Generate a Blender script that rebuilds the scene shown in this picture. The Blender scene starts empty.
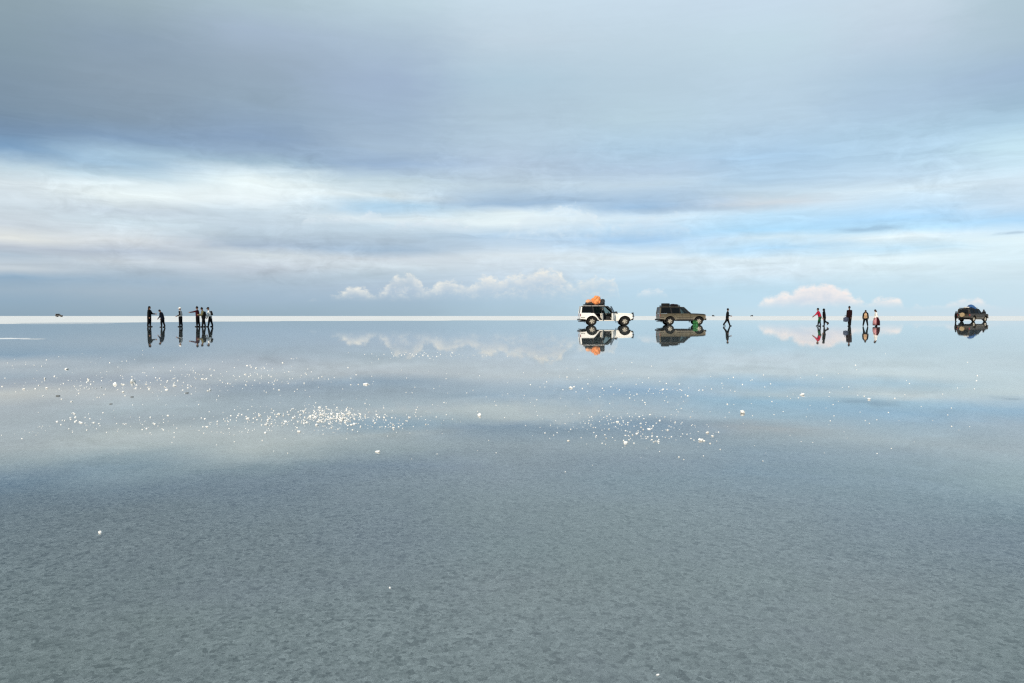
import bpy, bmesh, math, random
from mathutils import Vector, Matrix, noise

random.seed(11)
R = math.radians
SC = bpy.context.scene
COL = SC.collection
F = 740.0            # focal length in pixels of a 1024 wide frame
CAM_H = 0.85
PITCH = math.atan(25.5 / F)

# ------------------------------------------------------------------ helpers
def tag(o, label=None, cat=None, group=None, kind=None):
    if label: o['label'] = label
    if cat: o['category'] = cat
    if group: o['group'] = group
    if kind: o['kind'] = kind
    return o

def empty(name, loc=(0, 0, 0), rz=0.0):
    o = bpy.data.objects.new(name, None)
    o.empty_display_size = 0.3
    COL.objects.link(o)
    o.location = loc
    o.rotation_euler = (0, 0, rz)
    return o

def build(name, bm, mats, parent=None, smooth=False, bevel=0.0):
    me = bpy.data.meshes.new(name)
    bmesh.ops.recalc_face_normals(bm, faces=bm.faces)
    bm.to_mesh(me)
    bm.free()
    if not isinstance(mats, (list, tuple)): mats = [mats]
    for m in mats: me.materials.append(m)
    if smooth:
        for p in me.polygons: p.use_smooth = True
    o = bpy.data.objects.new(name, me)
    COL.objects.link(o)
    if parent: o.parent = parent
    if bevel:
        b = o.modifiers.new('bevel', 'BEVEL')
        b.width = bevel; b.segments = 2; b.limit_method = 'ANGLE'; b.angle_limit = R(35)
    return o

def ground_point(x, y):
    """where the ray through photo pixel (x, y) meets the water plane"""
    dx, dz = (x - 512) / F, -(y - 341.5) / F
    c, s = math.cos(PITCH), math.sin(PITCH)
    d = Vector((dx, c + dz * s, -s + dz * c))
    t = CAM_H / -d.z
    return Vector((d.x * t, d.y * t, 0.0))

def box(bm, x0, x1, y0, y1, z0, z1):
    v = [bm.verts.new((x, y, z)) for x in (x0, x1) for y in (y0, y1) for z in (z0, z1)]
    for f in ((0, 1, 3, 2), (4, 6, 7, 5), (0, 4, 5, 1), (2, 3, 7, 6), (0, 2, 6, 4), (1, 5, 7, 3)):
        bm.faces.new([v[i] for i in f])

def prism(bm, pts, y0, y1):
    a = [bm.verts.new((x, y0, z)) for x, z in pts]
    b = [bm.verts.new((x, y1, z)) for x, z in pts]
    n = len(pts)
    bm.faces.new(a); bm.faces.new(list(reversed(b)))
    for i in range(n):
        bm.faces.new((a[i], b[i], b[(i + 1) % n], a[(i + 1) % n]))

def rod(bm, p0, p1, r0, r1=None, seg=8):
    p0, p1 = Vector(p0), Vector(p1)
    r1 = r0 if r1 is None else r1
    d = (p1 - p0)
    if d.length < 1e-6: return
    q = d.to_track_quat('Z', 'Y')
    ra, rb = [], []
    for i in range(seg):
        a = 2 * math.pi * i / seg
        u = q @ Vector((math.cos(a), math.sin(a), 0))
        ra.append(bm.verts.new(p0 + u * r0)); rb.append(bm.verts.new(p1 + u * r1))
    bm.faces.new(list(reversed(ra))); bm.faces.new(rb)
    for i in range(seg):
        bm.faces.new((ra[i], ra[(i + 1) % seg], rb[(i + 1) % seg], rb[i]))

def ball(bm, c, r, sub=2, scale=(1, 1, 1), rot=None):
    m = Matrix.Translation(c)
    if rot is not None: m = m @ rot
    m = m @ Matrix.Diagonal((scale[0] * r, scale[1] * r, scale[2] * r, 1))
    bmesh.ops.create_icosphere(bm, subdivisions=sub, radius=1.0, matrix=m)

def tube(bm, pts, r, seg=8):
    for i in range(len(pts) - 1):
        rod(bm, pts[i], pts[i + 1], r, r, seg)
        if 0 < i: ball(bm, Vector(pts[i]), r * 1.02, 1)

def lathe(bm, prof, c, seg=32):
    """turn a closed (radius, y) outline about the y axis through c"""
    rings = []
    for i in range(seg):
        a = 2 * math.pi * i / seg
        rings.append([bm.verts.new((c[0] + r * math.cos(a), c[1] + y, c[2] + r * math.sin(a))) for r, y in prof])
    n = len(prof)
    for i in range(seg):
        A, B = rings[i], rings[(i + 1) % seg]
        for k in range(n):
            bm.faces.new((A[k], A[(k + 1) % n], B[(k + 1) % n], B[k]))

def capsule(bm, p0, r0, p1, r1):
    rod(bm, p0, p1, r0, r1, 12)
    ball(bm, Vector(p0), r0, 2); ball(bm, Vector(p1), r1, 2)

def remeshed(name, bm, voxel, mat, parent, smooth_iter=3):
    """one continuous skin over overlapping limbs"""
    me = bpy.data.meshes.new(name + '_rough')
    bm.to_mesh(me); bm.free()
    tmp = bpy.data.objects.new(name + '_rough', me)
    COL.objects.link(tmp)
    rm = tmp.modifiers.new('r', 'REMESH')
    rm.mode = 'VOXEL'; rm.voxel_size = voxel; rm.use_smooth_shade = True
    sm = tmp.modifiers.new('s', 'SMOOTH'); sm.factor = 0.5; sm.iterations = smooth_iter
    dg = bpy.context.evaluated_depsgraph_get()
    dg.update()
    out = bpy.data.meshes.new_from_object(tmp.evaluated_get(dg))
    out.name = name
    bpy.data.objects.remove(tmp); bpy.data.meshes.remove(me)
    out.materials.clear()
    for m in (mat if isinstance(mat, (list, tuple)) else [mat]): out.materials.append(m)
    for p in out.polygons: p.use_smooth = True
    o = bpy.data.objects.new(name, out)
    COL.objects.link(o)
    o.parent = parent
    return o

# ------------------------------------------------------------------ materials
def s2l(c):
    c = c / 255.0
    return c / 12.92 if c <= 0.04045 else ((c + 0.055) / 1.055) ** 2.4
def lin(rgb): return tuple(s2l(c) for c in rgb)

class NT:
    def __init__(self, tree):
        self.t = tree; self.n = tree.nodes; self.l = tree.links
    def new(self, kind, **kw):
        nd = self.n.new(kind)
        for k, v in kw.items(): setattr(nd, k, v)
        return nd
    def link(self, a, b): self.l.new(a, b)
    def math(self, op, a, b=None, c=None, clamp=False):
        nd = self.new('ShaderNodeMath', operation=op, use_clamp=clamp)
        for i, v in enumerate((a, b, c)):
            if v is None: continue
            if isinstance(v, (int, float)): nd.inputs[i].default_value = v
            else: self.link(v, nd.inputs[i])
        return nd.outputs[0]
    def mapr(self, v, a, b, c=0.0, d=1.0, kind='LINEAR'):
        nd = self.new('ShaderNodeMapRange', interpolation_type=kind)
        nd.clamp = True
        self.link(v, nd.inputs[0])
        for i, q in enumerate((a, b, c, d)):
            if isinstance(q, (int, float)): nd.inputs[i + 1].default_value = q
            else: self.link(q, nd.inputs[i + 1])
        return nd.outputs[0]
    def mix(self, f, a, b, blend='MIX'):
        nd = self.new('ShaderNodeMix', data_type='RGBA', blend_type=blend)
        for s, v in ((0, f), (6, a), (7, b)):
            if isinstance(v, (int, float)): nd.inputs[s].default_value = v
            elif isinstance(v, tuple): nd.inputs[s].default_value = (*v, 1) if len(v) == 3 else v
            else: self.link(v, nd.inputs[s])
        return nd.outputs[2]
    def noise(self, vec, scale, detail=4.0, rough=0.5, dist=0.0):
        nd = self.new('ShaderNodeTexNoise')
        nd.inputs['Scale'].default_value = scale
        nd.inputs['Detail'].default_value = detail
        nd.inputs['Roughness'].default_value = rough
        nd.inputs['Distortion'].default_value = dist
        if vec is not None: self.link(vec, nd.inputs['Vector'])
        return nd.outputs[0]
    def comb(self, x, y, z=0.0):
        nd = self.new('ShaderNodeCombineXYZ')
        for i, v in enumerate((x, y, z)):
            if isinstance(v, (int, float)): nd.inputs[i].default_value = v
            else: self.link(v, nd.inputs[i])
        return nd.outputs[0]

MATS = {}
def material(name):
    m = bpy.data.materials.new(name)
    m.use_nodes = True
    MATS[name] = m
    nt = NT(m.node_tree)
    p = m.node_tree.nodes['Principled BSDF']
    return m, nt, p

def simple(name, col, rough=0.6, var=0.25, scale=20.0, metal=0.0, bump=0.0, coat=0.0, dust=None, spec=0.5):
    """a coloured surface with uneven tone; dust = pale salt spray on the lower body"""
    m, nt, p = material(name)
    tc = nt.new('ShaderNodeTexCoord')
    n1 = nt.noise(tc.outputs['Object'], scale, 5, 0.6)
    lo = tuple(c * (1 - var) for c in col); hi = tuple(min(1, c * (1 + var)) for c in col)
    c = nt.mix(nt.mapr(n1, 0.3, 0.7), lo, hi)
    if dust:
        sep = nt.new('ShaderNodeSeparateXYZ'); nt.link(tc.outputs['Object'], sep.inputs[0])
        n2 = nt.noise(tc.outputs['Object'], 6, 5, 0.7)
        h = nt.math('ADD', sep.outputs[2], nt.math('MULTIPLY', nt.math('SUBTRACT', n2, 0.5), 0.7))
        c = nt.mix(nt.mapr(h, 0.45, 0.95, dust, 0.0), c, (0.42, 0.38, 0.31))
    nt.link(c, p.inputs['Base Color'])
    p.inputs['Roughness'].default_value = rough
    p.inputs['Specular IOR Level'].default_value = spec
    p.inputs['Metallic'].default_value = metal
    p.inputs['Coat Weight'].default_value = coat
    p.inputs['Coat Roughness'].default_value = 0.08
    if bump:
        b = nt.new('ShaderNodeBump'); b.inputs['Strength'].default_value = bump; b.inputs['Distance'].default_value = 0.02
        nt.link(nt.noise(tc.outputs['Object'], scale * 1.7, 5, 0.6), b.inputs['Height'])
        nt.link(b.outputs[0], p.inputs['Normal'])
    return m

def glass_mat(name, tint, gloss=0.9):
    m, nt, p = material(name)
    out = m.node_tree.nodes['Material Output']
    tr = nt.new('ShaderNodeBsdfTransparent'); tr.inputs[0].default_value = (*tint, 1)
    gl = nt.new('ShaderNodeBsdfGlossy'); gl.inputs['Roughness'].default_value = 0.03
    gl.inputs[0].default_value = (gloss, gloss, gloss, 1)
    fr = nt.new('ShaderNodeFresnel'); fr.inputs[0].default_value = 1.5
    mx = nt.new('ShaderNodeMixShader')
    nt.link(fr.outputs[0], mx.inputs[0]); nt.link(tr.outputs[0], mx.inputs[1]); nt.link(gl.outputs[0], mx.inputs[2])
    nt.link(mx.outputs[0], out.inputs[0])
    m.node_tree.nodes.remove(p)
    return m

WHITE_PAINT = simple('white_paint', (0.80, 0.79, 0.76), 0.35, 0.04, 4, coat=0.5, dust=0.22)
OLIVE_PAINT = simple('olive_paint', (0.074, 0.060, 0.032), 0.45, 0.15, 4, coat=0.15, dust=0.35)
DARK_PAINT = simple('dark_brown_paint', (0.030, 0.022, 0.013), 0.45, 0.2, 4, coat=0.15, dust=0.28)
BLACK_PAINT = simple('black_paint', (0.012, 0.012, 0.013), 0.35, 0.15, 4, coat=0.4, dust=0.1)
TRIM = simple('black_trim', (0.014, 0.014, 0.015), 0.6, 0.25, 12, spec=0.15)
INTERIOR = simple('dark_interior', (0.012, 0.012, 0.013), 0.9, 0.3, 9, spec=0.15)
DOOR_TRIM = simple('grey_door_trim', (0.28, 0.29, 0.25), 0.8, 0.15, 9)
SEAT_MAT = simple('grey_upholstery', (0.03, 0.03, 0.033), 0.9, 0.2, 14, spec=0.1)
HEADREST = simple('pale_headrest', (0.40, 0.40, 0.38), 0.9, 0.15, 14)
RUBBER = simple('tyre_rubber', (0.012, 0.012, 0.012), 0.85, 0.3, 18, spec=0.15)
RIM_MAT = simple('alloy_rim', (0.42, 0.385, 0.32), 0.45, 0.2, 12, metal=0.25)
STEEL = simple('galvanised_steel', (0.09, 0.088, 0.085), 0.5, 0.3, 15, metal=0.4)
LAMP = simple('clear_lamp', (0.62, 0.58, 0.56), 0.15, 0.1, 20, coat=1.0)
AMBER = simple('amber_lamp', (0.45, 0.20, 0.08), 0.2, 0.1, 20, coat=1.0)
RED_LAMP = simple('red_lamp', (0.22, 0.02, 0.015), 0.2, 0.1, 20, coat=1.0)
GLASS = glass_mat('window_glass', (0.55, 0.60, 0.58))
TINTED = glass_mat('tinted_glass', (0.10, 0.12, 0.11), 0.6)
ORANGE = simple('orange_tarpaulin', (0.72, 0.25, 0.075), 0.6, 0.4, 7, bump=0.8)
BLUE = simple('blue_tarpaulin', (0.016, 0.075, 0.22), 0.6, 0.3, 5, bump=0.8)
DARKCLOTH = simple('dark_canvas', (0.018, 0.022, 0.026), 0.85, 0.3, 9, bump=0.5)
PALECLOTH = simple('pale_canvas', (0.65, 0.63, 0.60), 0.85, 0.1, 9, bump=0.5)
GREEN = simple('green_plastic', (0.03, 0.19, 0.045), 0.45, 0.15, 9)
SKIN = simple('skin', (0.17, 0.085, 0.052), 0.55, 0.08, 12)
EYE = simple('dark_eye', (0.01, 0.008, 0.006), 0.3, 0.1, 12)
LIP = simple('lips', (0.28, 0.08, 0.06), 0.5, 0.1, 12)
HAIR = simple('black_hair', (0.005, 0.004, 0.004), 0.6, 0.3, 40, bump=0.6, spec=0.15)
BOOT = simple('black_rubber_boot', (0.006, 0.006, 0.007), 0.55, 0.2, 12, spec=0.2)
def cloth(name, rgb): return simple(name, rgb, 0.9, 0.22, 11, bump=0.45, spec=0.08)
C_BLACK = cloth('black_cloth', (0.006, 0.006, 0.007))
C_NAVY = cloth('navy_cloth', (0.006, 0.008, 0.016))
C_CHAR = cloth('charcoal_cloth', (0.012, 0.012, 0.013))
C_MAROON = cloth('maroon_cloth', (0.040, 0.007, 0.011))
C_DMAROON = cloth('dark_maroon_cloth', (0.014, 0.005, 0.006))
C_RED = cloth('crimson_cloth', (0.36, 0.018, 0.045))
C_PINK = cloth('dusty_pink_cloth', (0.45, 0.22, 0.24))
C_WHITE = cloth('white_cloth', (0.80, 0.79, 0.77))
C_GREY = cloth('pale_grey_cloth', (0.48, 0.47, 0.45))
C_KHAKI = cloth('khaki_cloth', (0.15, 0.135, 0.075))
C_TAN = cloth('tan_cloth', (0.50, 0.33, 0.20))
C_GREEN = cloth('dark_green_cloth', (0.012, 0.06, 0.028))
C_SLATE = cloth('slate_blue_cloth', (0.06, 0.075, 0.12))

# salt bed: wet grey where the water covers it, dry white crust where it rises out
def ground_mat():
    m, nt, p = material('salt_crust')
    geo = nt.new('ShaderNodeNewGeometry')
    pos = geo.outputs['Position']
    sep = nt.new('ShaderNodeSeparateXYZ'); nt.link(pos, sep.inputs[0])
    wob = nt.noise(pos, 1.6, 3, 0.6)
    big = nt.noise(pos, 0.55, 3, 0.5)
    mid = nt.noise(pos, 22, 3, 0.55, 0.5)
    fine = nt.noise(pos, 75, 4, 0.62, 0.6)
    grit = nt.noise(pos, 170, 3, 0.55)
    wv = nt.new('ShaderNodeVectorMath', operation='ADD'); nt.link(pos, wv.inputs[0])
    nz = nt.new('ShaderNodeTexNoise'); nz.inputs['Scale'].default_value = 70; nz.inputs['Detail'].default_value = 2; nt.link(pos, nz.inputs['Vector'])
    sc_ = nt.new('ShaderNodeVectorMath', operation='SCALE'); nt.link(nz.outputs['Color'], sc_.inputs[0]); sc_.inputs['Scale'].default_value = 0.014
    nt.link(sc_.outputs[0], wv.inputs[1])
    def flakes(scale):
        v = nt.new('ShaderNodeTexVoronoi', feature='F1'); v.inputs['Scale'].default_value = scale
        nt.link(wv.outputs[0], v.inputs['Vector'])
        sp_ = nt.new('ShaderNodeSeparateColor'); nt.link(v.outputs['Color'], sp_.inputs[0])
        return sp_.outputs[0], sp_.outputs[1]
    f1, f1b = flakes(58.0); f2, f2b = flakes(112.0)
    c = nt.mix(nt.mapr(f1, 0.0, 1.0), (0.56, 0.59, 0.575), (0.95, 0.96, 0.935))
    c = nt.mix(nt.mapr(f2, 0.50, 1.0, 0.0, 0.60), c, (0.40, 0.43, 0.425))
    c = nt.mix(nt.mapr(fine, 0.45, 0.68, 0.0, 0.50), c, (0.93, 0.94, 0.92))
    c = nt.mix(nt.mapr(mid, 0.44, 0.28, 0.0, 0.45), c, (0.40, 0.43, 0.425))
    c = nt.mix(nt.mapr(f1b, 0.90, 0.92, 0.0, 0.60), c, (0.22, 0.25, 0.255))
    c = nt.mix(nt.mapr(f2b, 0.90, 0.92, 0.0, 0.60), c, (0.20, 0.23, 0.235))
    c = nt.mix(nt.mapr(grit, 0.56, 0.70, 0.0, 0.55), c, (0.26, 0.29, 0.295))
    c = nt.mix(nt.mapr(big, 0.42, 0.62, 0.0, 0.28), c, (0.68, 0.72, 0.62))
    c = nt.mix(nt.mapr(wob, 0.52, 0.72, 0.0, 0.28), c, (0.74, 0.715, 0.77))
    stain = nt.noise(pos, 0.08, 4, 0.6)
    dry = nt.mix(nt.mapr(stain, 0.35, 0.65), (0.79, 0.785, 0.765), (0.89, 0.88, 0.86))
    edge = nt.math('ADD', sep.outputs[2], nt.math('MULTIPLY', nt.math('SUBTRACT', wob, 0.5), 0.004))
    c = nt.mix(nt.mapr(edge, -0.003, 0.004), c, dry)
    nt.link(c, p.inputs['Base Color'])
    p.inputs['Roughness'].default_value = 0.9
    p.inputs['Specular IOR Level'].default_value = 0.15
    b = nt.new('ShaderNodeBump'); b.inputs['Strength'].default_value = 0.5; b.inputs['Distance'].default_value = 0.006
    nt.link(fine, b.inputs['Height']); nt.link(b.outputs[0], p.inputs['Normal'])
    return m

def water_mat():
    m, nt, p = material('shallow_water')
    out = m.node_tree.nodes['Material Output']
    m.node_tree.nodes.remove(p)
    geo = nt.new('ShaderNodeNewGeometry')
    pos = geo.outputs['Position']
    rip = nt.noise(pos, 2.6, 4, 0.55)
    fine = nt.noise(pos, 26, 3, 0.6)
    h = nt.math('ADD', rip, nt.math('MULTIPLY', fine, 0.10))
    b = nt.new('ShaderNodeBump'); b.inputs['Strength'].default_value = 1.0; b.inputs['Distance'].default_value = 0.00022
    nt.link(h, b.inputs['Height'])
    fr = nt.new('ShaderNodeFresnel'); fr.inputs[0].default_value = 1.47
    nt.link(b.outputs[0], fr.inputs['Normal'])
    gl = nt.new('ShaderNodeBsdfGlossy'); gl.inputs['Roughness'].default_value = 0.004
    gl.inputs[0].default_value = (1.0, 1.0, 1.0, 1)
    nt.link(b.outputs[0], gl.inputs['Normal'])
    tr = nt.new('ShaderNodeBsdfTransparent'); tr.inputs[0].default_value = (0.97, 0.995, 0.965, 1)
    mx = nt.new('ShaderNodeMixShader')
    nt.link(fr.outputs[0], mx.inputs[0]); nt.link(tr.outputs[0], mx.inputs[1]); nt.link(gl.outputs[0], mx.inputs[2])
    nt.link(mx.outputs[0], out.inputs[0])
    return m

def salt_mat():
    m, nt, p = material('white_salt')
    tc = nt.new('ShaderNodeTexCoord')
    oi = nt.new('ShaderNodeObjectInfo')
    n = nt.noise(tc.outputs['Object'], 2.2, 4, 0.65)
    c = nt.mix(nt.mapr(n, 0.30, 0.62), (0.86, 0.855, 0.84), (0.94, 0.935, 0.925))
    c = nt.mix(nt.mapr(oi.outputs['Random'], 0.3, 1.0, 0.0, 0.6), c, (0.60, 0.585, 0.55))
    nt.link(c, p.inputs['Base Color'])
    p.inputs['Roughness'].default_value = 0.6
    p.inputs['Subsurface Weight'].default_value = 0.0
    b = nt.new('ShaderNodeBump'); b.inputs['Strength'].default_value = 0.5; b.inputs['Distance'].default_value = 0.002
    nt.link(nt.noise(tc.outputs['Object'], 5, 4, 0.7), b.inputs['Height']); nt.link(b.outputs[0], p.inputs['Normal'])
    return m
GROUND, WATER, SALT = ground_mat(), water_mat(), salt_mat()
MUD = simple('grey_mud', (0.15, 0.16, 0.165), 0.8, 0.3, 60)

# ------------------------------------------------------------------ camera, sun, sky
cam = bpy.data.cameras.new('camera')
cam.lens = F / 1024 * 36.0; cam.sensor_width = 36.0
cam.clip_start = 0.05; cam.clip_end = 200000
cam_o = bpy.data.objects.new('camera', cam); COL.objects.link(cam_o)
cam_o.location = (0, 0, CAM_H); cam_o.rotation_euler = (math.pi / 2 - PITCH, 0, 0)
SC.camera = cam_o

SUN_AZ, SUN_EL = R(-155), R(18)       # compass angle from the view axis (+Y) towards +X: behind, left
sd = Vector((math.sin(SUN_AZ) * math.cos(SUN_EL), math.cos(SUN_AZ) * math.cos(SUN_EL), math.sin(SUN_EL)))
sun = bpy.data.lights.new('sun', 'SUN'); sun.energy = 4.0; sun.angle = R(0.5); sun.color = (1.0, 0.88, 0.71)
sun_o = bpy.data.objects.new('sun', sun); COL.objects.link(sun_o)
sun_o.rotation_euler = (-sd).to_track_quat('-Z', 'Y').to_euler()

SKY_COLS = {
 0: [(0,140,158,170),(40,133,152,166),(80,127,146,164),(110,126,146,165),(130,126,149,174),(148,134,163,192),(157,165,190,212),(166,192,210,222),(180,205,216,224),(205,200,212,222),(225,195,205,215),(238,217,221,222),(247,185,195,208),(256,175,190,205),(270,194,203,212),(278,140,165,190),(290,150,170,190),(300,135,160,185),(314,122,150,176)],
 128: [(0,152,170,181),(40,140,158,176),(80,138,155,172),(120,134,153,172),(140,136,160,186),(155,166,191,211),(165,168,194,215),(176,190,211,225),(184,218,231,238),(195,222,232,236),(210,195,208,220),(222,200,215,226),(240,208,215,222),(252,178,190,205),(262,195,205,215),(272,170,185,200),(282,155,175,195),(292,158,175,192),(314,126,153,178)],
 256: [(0,170,189,201),(30,163,180,200),(60,151,168,186),(100,144,163,181),(140,140,162,188),(152,150,172,195),(162,165,188,205),(170,203,220,231),(182,225,236,240),(200,222,232,238),(212,195,210,222),(225,190,205,218),(235,180,196,210),(246,170,186,204),(254,200,210,218),(266,190,200,212),(280,170,186,202),(300,148,170,194),(314,128,156,181)],
 384: [(0,186,205,217),(40,170,188,206),(80,160,178,202),(120,158,178,200),(150,165,185,205),(165,158,180,205),(180,190,208,220),(197,205,218,226),(205,178,206,227),(210,186,211,230),(218,212,224,232),(224,195,212,225),(240,175,192,208),(250,165,185,205),(258,200,210,220),(266,200,212,222),(275,180,196,210),(290,168,185,205),(302,148,171,195),(314,134,162,188)],
 512: [(0,198,215,229),(40,190,206,220),(80,176,198,214),(110,175,195,211),(140,178,198,215),(165,178,196,215),(185,184,201,215),(202,163,187,211),(212,215,228,235),(222,218,230,236),(235,180,202,222),(245,190,208,225),(255,206,217,226),(268,200,213,225),(280,190,205,220),(298,163,187,210),(314,148,177,202)],
 640: [(0,198,215,230),(40,190,208,222),(80,182,202,217),(120,182,204,218),(150,175,200,220),(170,180,200,220),(185,189,207,222),(200,170,193,215),(208,163,191,218),(218,205,222,235),(230,190,215,235),(240,168,199,228),(248,195,215,232),(257,210,223,232),(270,200,217,230),(290,178,204,225),(314,163,194,218)],
 768: [(0,198,215,231),(40,192,212,225),(80,186,206,222),(120,182,204,222),(155,174,202,226),(180,180,204,224),(195,190,208,222),(205,206,216,226),(215,190,218,238),(230,176,214,240),(238,205,225,238),(248,178,211,236),(258,210,225,235),(272,205,220,232),(290,180,208,228),(305,176,205,228),(314,184,208,226)],
 896: [(0,196,211,225),(40,188,204,220),(75,174,196,215),(100,172,195,216),(130,178,205,225),(155,180,206,226),(175,190,212,230),(190,205,222,234),(205,195,218,236),(220,174,210,238),(230,185,218,240),(238,222,235,242),(250,193,220,238),(258,215,230,238),(270,205,222,232),(290,190,214,230),(305,180,208,228),(314,190,210,226)],
 1024: [(0,175,195,208),(40,170,190,205),(70,160,182,205),(100,160,186,206),(120,175,203,222),(145,196,222,235),(165,195,218,232),(180,205,222,235),(205,195,215,232),(220,174,208,235),(230,200,222,238),(238,216,232,240),(255,210,228,238),(270,205,222,232),(290,195,216,230),(305,190,212,228),(314,195,212,226)],
}
S_MAX = 0.46
def s_of(x, y):
    c, s = math.cos(PITCH), math.sin(PITCH)
    dx, dz = (x - 512) / F, -(y - 341.5) / F
    d = Vector((dx, c + dz * s, -s + dz * c))
    return d.z / math.hypot(d.x, d.y)
def az_of(x): return math.degrees(math.atan((x - 512) / F))

def make_sky():
    w = bpy.data.worlds.new('World'); SC.world = w; w.use_nodes = True
    nt = NT(w.node_tree)
    bg = w.node_tree.nodes['Background']
    tc = nt.new('ShaderNodeTexCoord')
    sep = nt.new('ShaderNodeSeparateXYZ'); nt.link(tc.outputs['Generated'], sep.inputs[0])
    X, Y, Z = sep.outputs
    hyp = nt.math('SQRT', nt.math('ADD', nt.math('MULTIPLY', X, X), nt.math('ADD', nt.math('MULTIPLY', Y, Y), 1e-6)))
    s = nt.math('DIVIDE', Z, hyp)
    az = nt.math('MULTIPLY', nt.math('ARCTAN2', X, Y), 180 / math.pi)
    # cloud drift: domain warp stretched along the horizon
    v1 = nt.comb(nt.math('MULTIPLY', az, 0.055), nt.math('MULTIPLY', s, 11.0), 3.1)
    v2 = nt.comb(nt.math('MULTIPLY', az, 0.26), nt.math('MULTIPLY', s, 45.0), 7.7)
    wn1 = nt.math('SUBTRACT', nt.noise(v1, 1.0, 4, 0.55), 0.5)
    wn2 = nt.math('SUBTRACT', nt.noise(v2, 1.0, 5, 0.6, 0.4), 0.5)
    amp = nt.math('MULTIPLY', nt.mapr(s, 0.0, 0.20, 0.25, 1.0), nt.mapr(s, 0.22, 0.32, 1.0, 0.45))
    warp = nt.math('ADD', nt.math('MULTIPLY', wn1, 0.022), nt.math('MULTIPLY', wn2, 0.014))
    sw = nt.math('ADD', s, nt.math('MULTIPLY', warp, amp))
    azw = nt.math('ADD', az, nt.math('MULTIPLY', wn2, 5.0))
    t = nt.math('DIVIDE', sw, S_MAX)
    prev = None
    xs = sorted(SKY_COLS)
    ramps = []
    for x in xs:
        rp = nt.new('ShaderNodeValToRGB'); nt.link(t, rp.inputs[0])
        rp.color_ramp.interpolation = 'LINEAR'
        st = sorted((max(0.0, min(0.995, s_of(x, r[0]) / S_MAX)), r[1:]) for r in SKY_COLS[x])
        el = rp.color_ramp.elements
        while len(el) < len(st): el.new(0.5)
        for i, (pos, rgb) in enumerate(st):
            el[i].position = pos
            # density of the cloud cover: thinner where the photograph shows blue
            blue = rgb[2] - rgb[0]
            a = 0.985 - 0.0035 * max(0, blue - 25)
            el[i].color = (*lin(rgb), a)
        ramps.append(rp)
    col = ramps[0].outputs[0]; den = ramps[0].outputs[1]
    for i in range(1, len(xs)):
        f = nt.mapr(azw, az_of(xs[i - 1]), az_of(xs[i]), kind='SMOOTHSTEP')
        col = nt.mix(f, col, ramps[i].outputs[0])
        mxf = nt.new('ShaderNodeMix', data_type='FLOAT')
        nt.link(f, mxf.inputs[0]); nt.link(den, mxf.inputs[2]); nt.link(ramps[i].outputs[1], mxf.inputs[3])
        den = mxf.outputs[0]
    # the sides and the back of the sky: return to the mean of both edges
    back = nt.mapr(nt.math('ABSOLUTE', az), 60, 130, kind='SMOOTHSTEP')
    col = nt.mix(back, col, ramps[2].outputs[0])
    # overhead
    up = nt.mapr(s, 0.45, 1.2, kind='SMOOTHSTEP')
    ov = nt.noise(tc.outputs['Generated'], 2.4, 6, 0.55, 0.3)
    col = nt.mix(up, col, nt.mix(nt.mapr(ov, 0.3, 0.7), lin((170, 188, 205)), lin((214, 224, 232))))
    # wisps and streaks inside the sheet of cloud
    v3 = nt.comb(nt.math('ADD', nt.math('MULTIPLY', azw, 0.14), nt.math('MULTIPLY', sw, 9.0)), nt.math('MULTIPLY', sw, 75.0), 1.3)
    v4 = nt.comb(nt.math('MULTIPLY', az, 0.55), nt.math('MULTIPLY', s, 62.0), 5.3)
    v5 = nt.comb(nt.math('MULTIPLY', az, 0.16), nt.math('MULTIPLY', s, 10.0), 8.8)
    st1 = nt.math('SUBTRACT', nt.noise(v3, 1.0, 8, 0.62, 0.9), 0.5)
    st2 = nt.math('SUBTRACT', nt.noise(v4, 1.0, 8, 0.66, 0.6), 0.5)
    patch = nt.mapr(nt.noise(v5, 1.0, 3, 0.5), 0.40, 0.62)
    k = nt.math('ADD', nt.math('MULTIPLY', st1, 0.36), nt.math('MULTIPLY', nt.math('MULTIPLY', st2, 0.46), patch))
    band = nt.math('MULTIPLY', nt.mapr(s, 0.02, 0.06), nt.mapr(s, 0.30, 0.19, 0.16, 1.0))
    k = nt.math('ADD', 1.0, nt.math('MULTIPLY', k, band))
    col = nt.mix(1.0, col, nt.comb(k, k, k), 'MULTIPLY')
    # the broken sheet between the deck and the horizon has brighter tops and deeper gaps
    gain = nt.math('ADD', 1.0, nt.math('MULTIPLY', nt.math('MULTIPLY', nt.mapr(s, 0.035, 0.07), nt.mapr(s, 0.25, 0.18)), 0.20))
    mid_c = lin((184, 203, 217))
    dv = nt.new('ShaderNodeVectorMath', operation='SUBTRACT'); nt.link(col, dv.inputs[0]); dv.inputs[1].default_value = mid_c
    sv = nt.new('ShaderNodeVectorMath', operation='SCALE'); nt.link(dv.outputs[0], sv.inputs[0]); nt.link(gain, sv.inputs['Scale'])
    av = nt.new('ShaderNodeVectorMath', operation='ADD'); nt.link(sv.outputs[0], av.inputs[0]); av.inputs[1].default_value = mid_c
    tv = nt.new('ShaderNodeVectorMath', operation='MULTIPLY'); nt.link(av.outputs[0], tv.inputs[0]); tv.inputs[1].default_value = (1.0, 1.02, 1.005)
    col = tv.outputs[0]

    # cumulus far off, sitting just over the horizon: outline over azimuth, lit tops, soft flat bases
    cu = nt.comb(nt.math('MULTIPLY', az, 1.0), nt.math('MULTIPLY', s, 85.0), 0.0)
    n_a = nt.math('SUBTRACT', nt.noise(cu, 0.55, 8, 0.60, 0.2), 0.5)
    n_b = nt.math('SUBTRACT', nt.noise(cu, 1.5, 8, 0.66, 0.3), 0.5)
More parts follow.
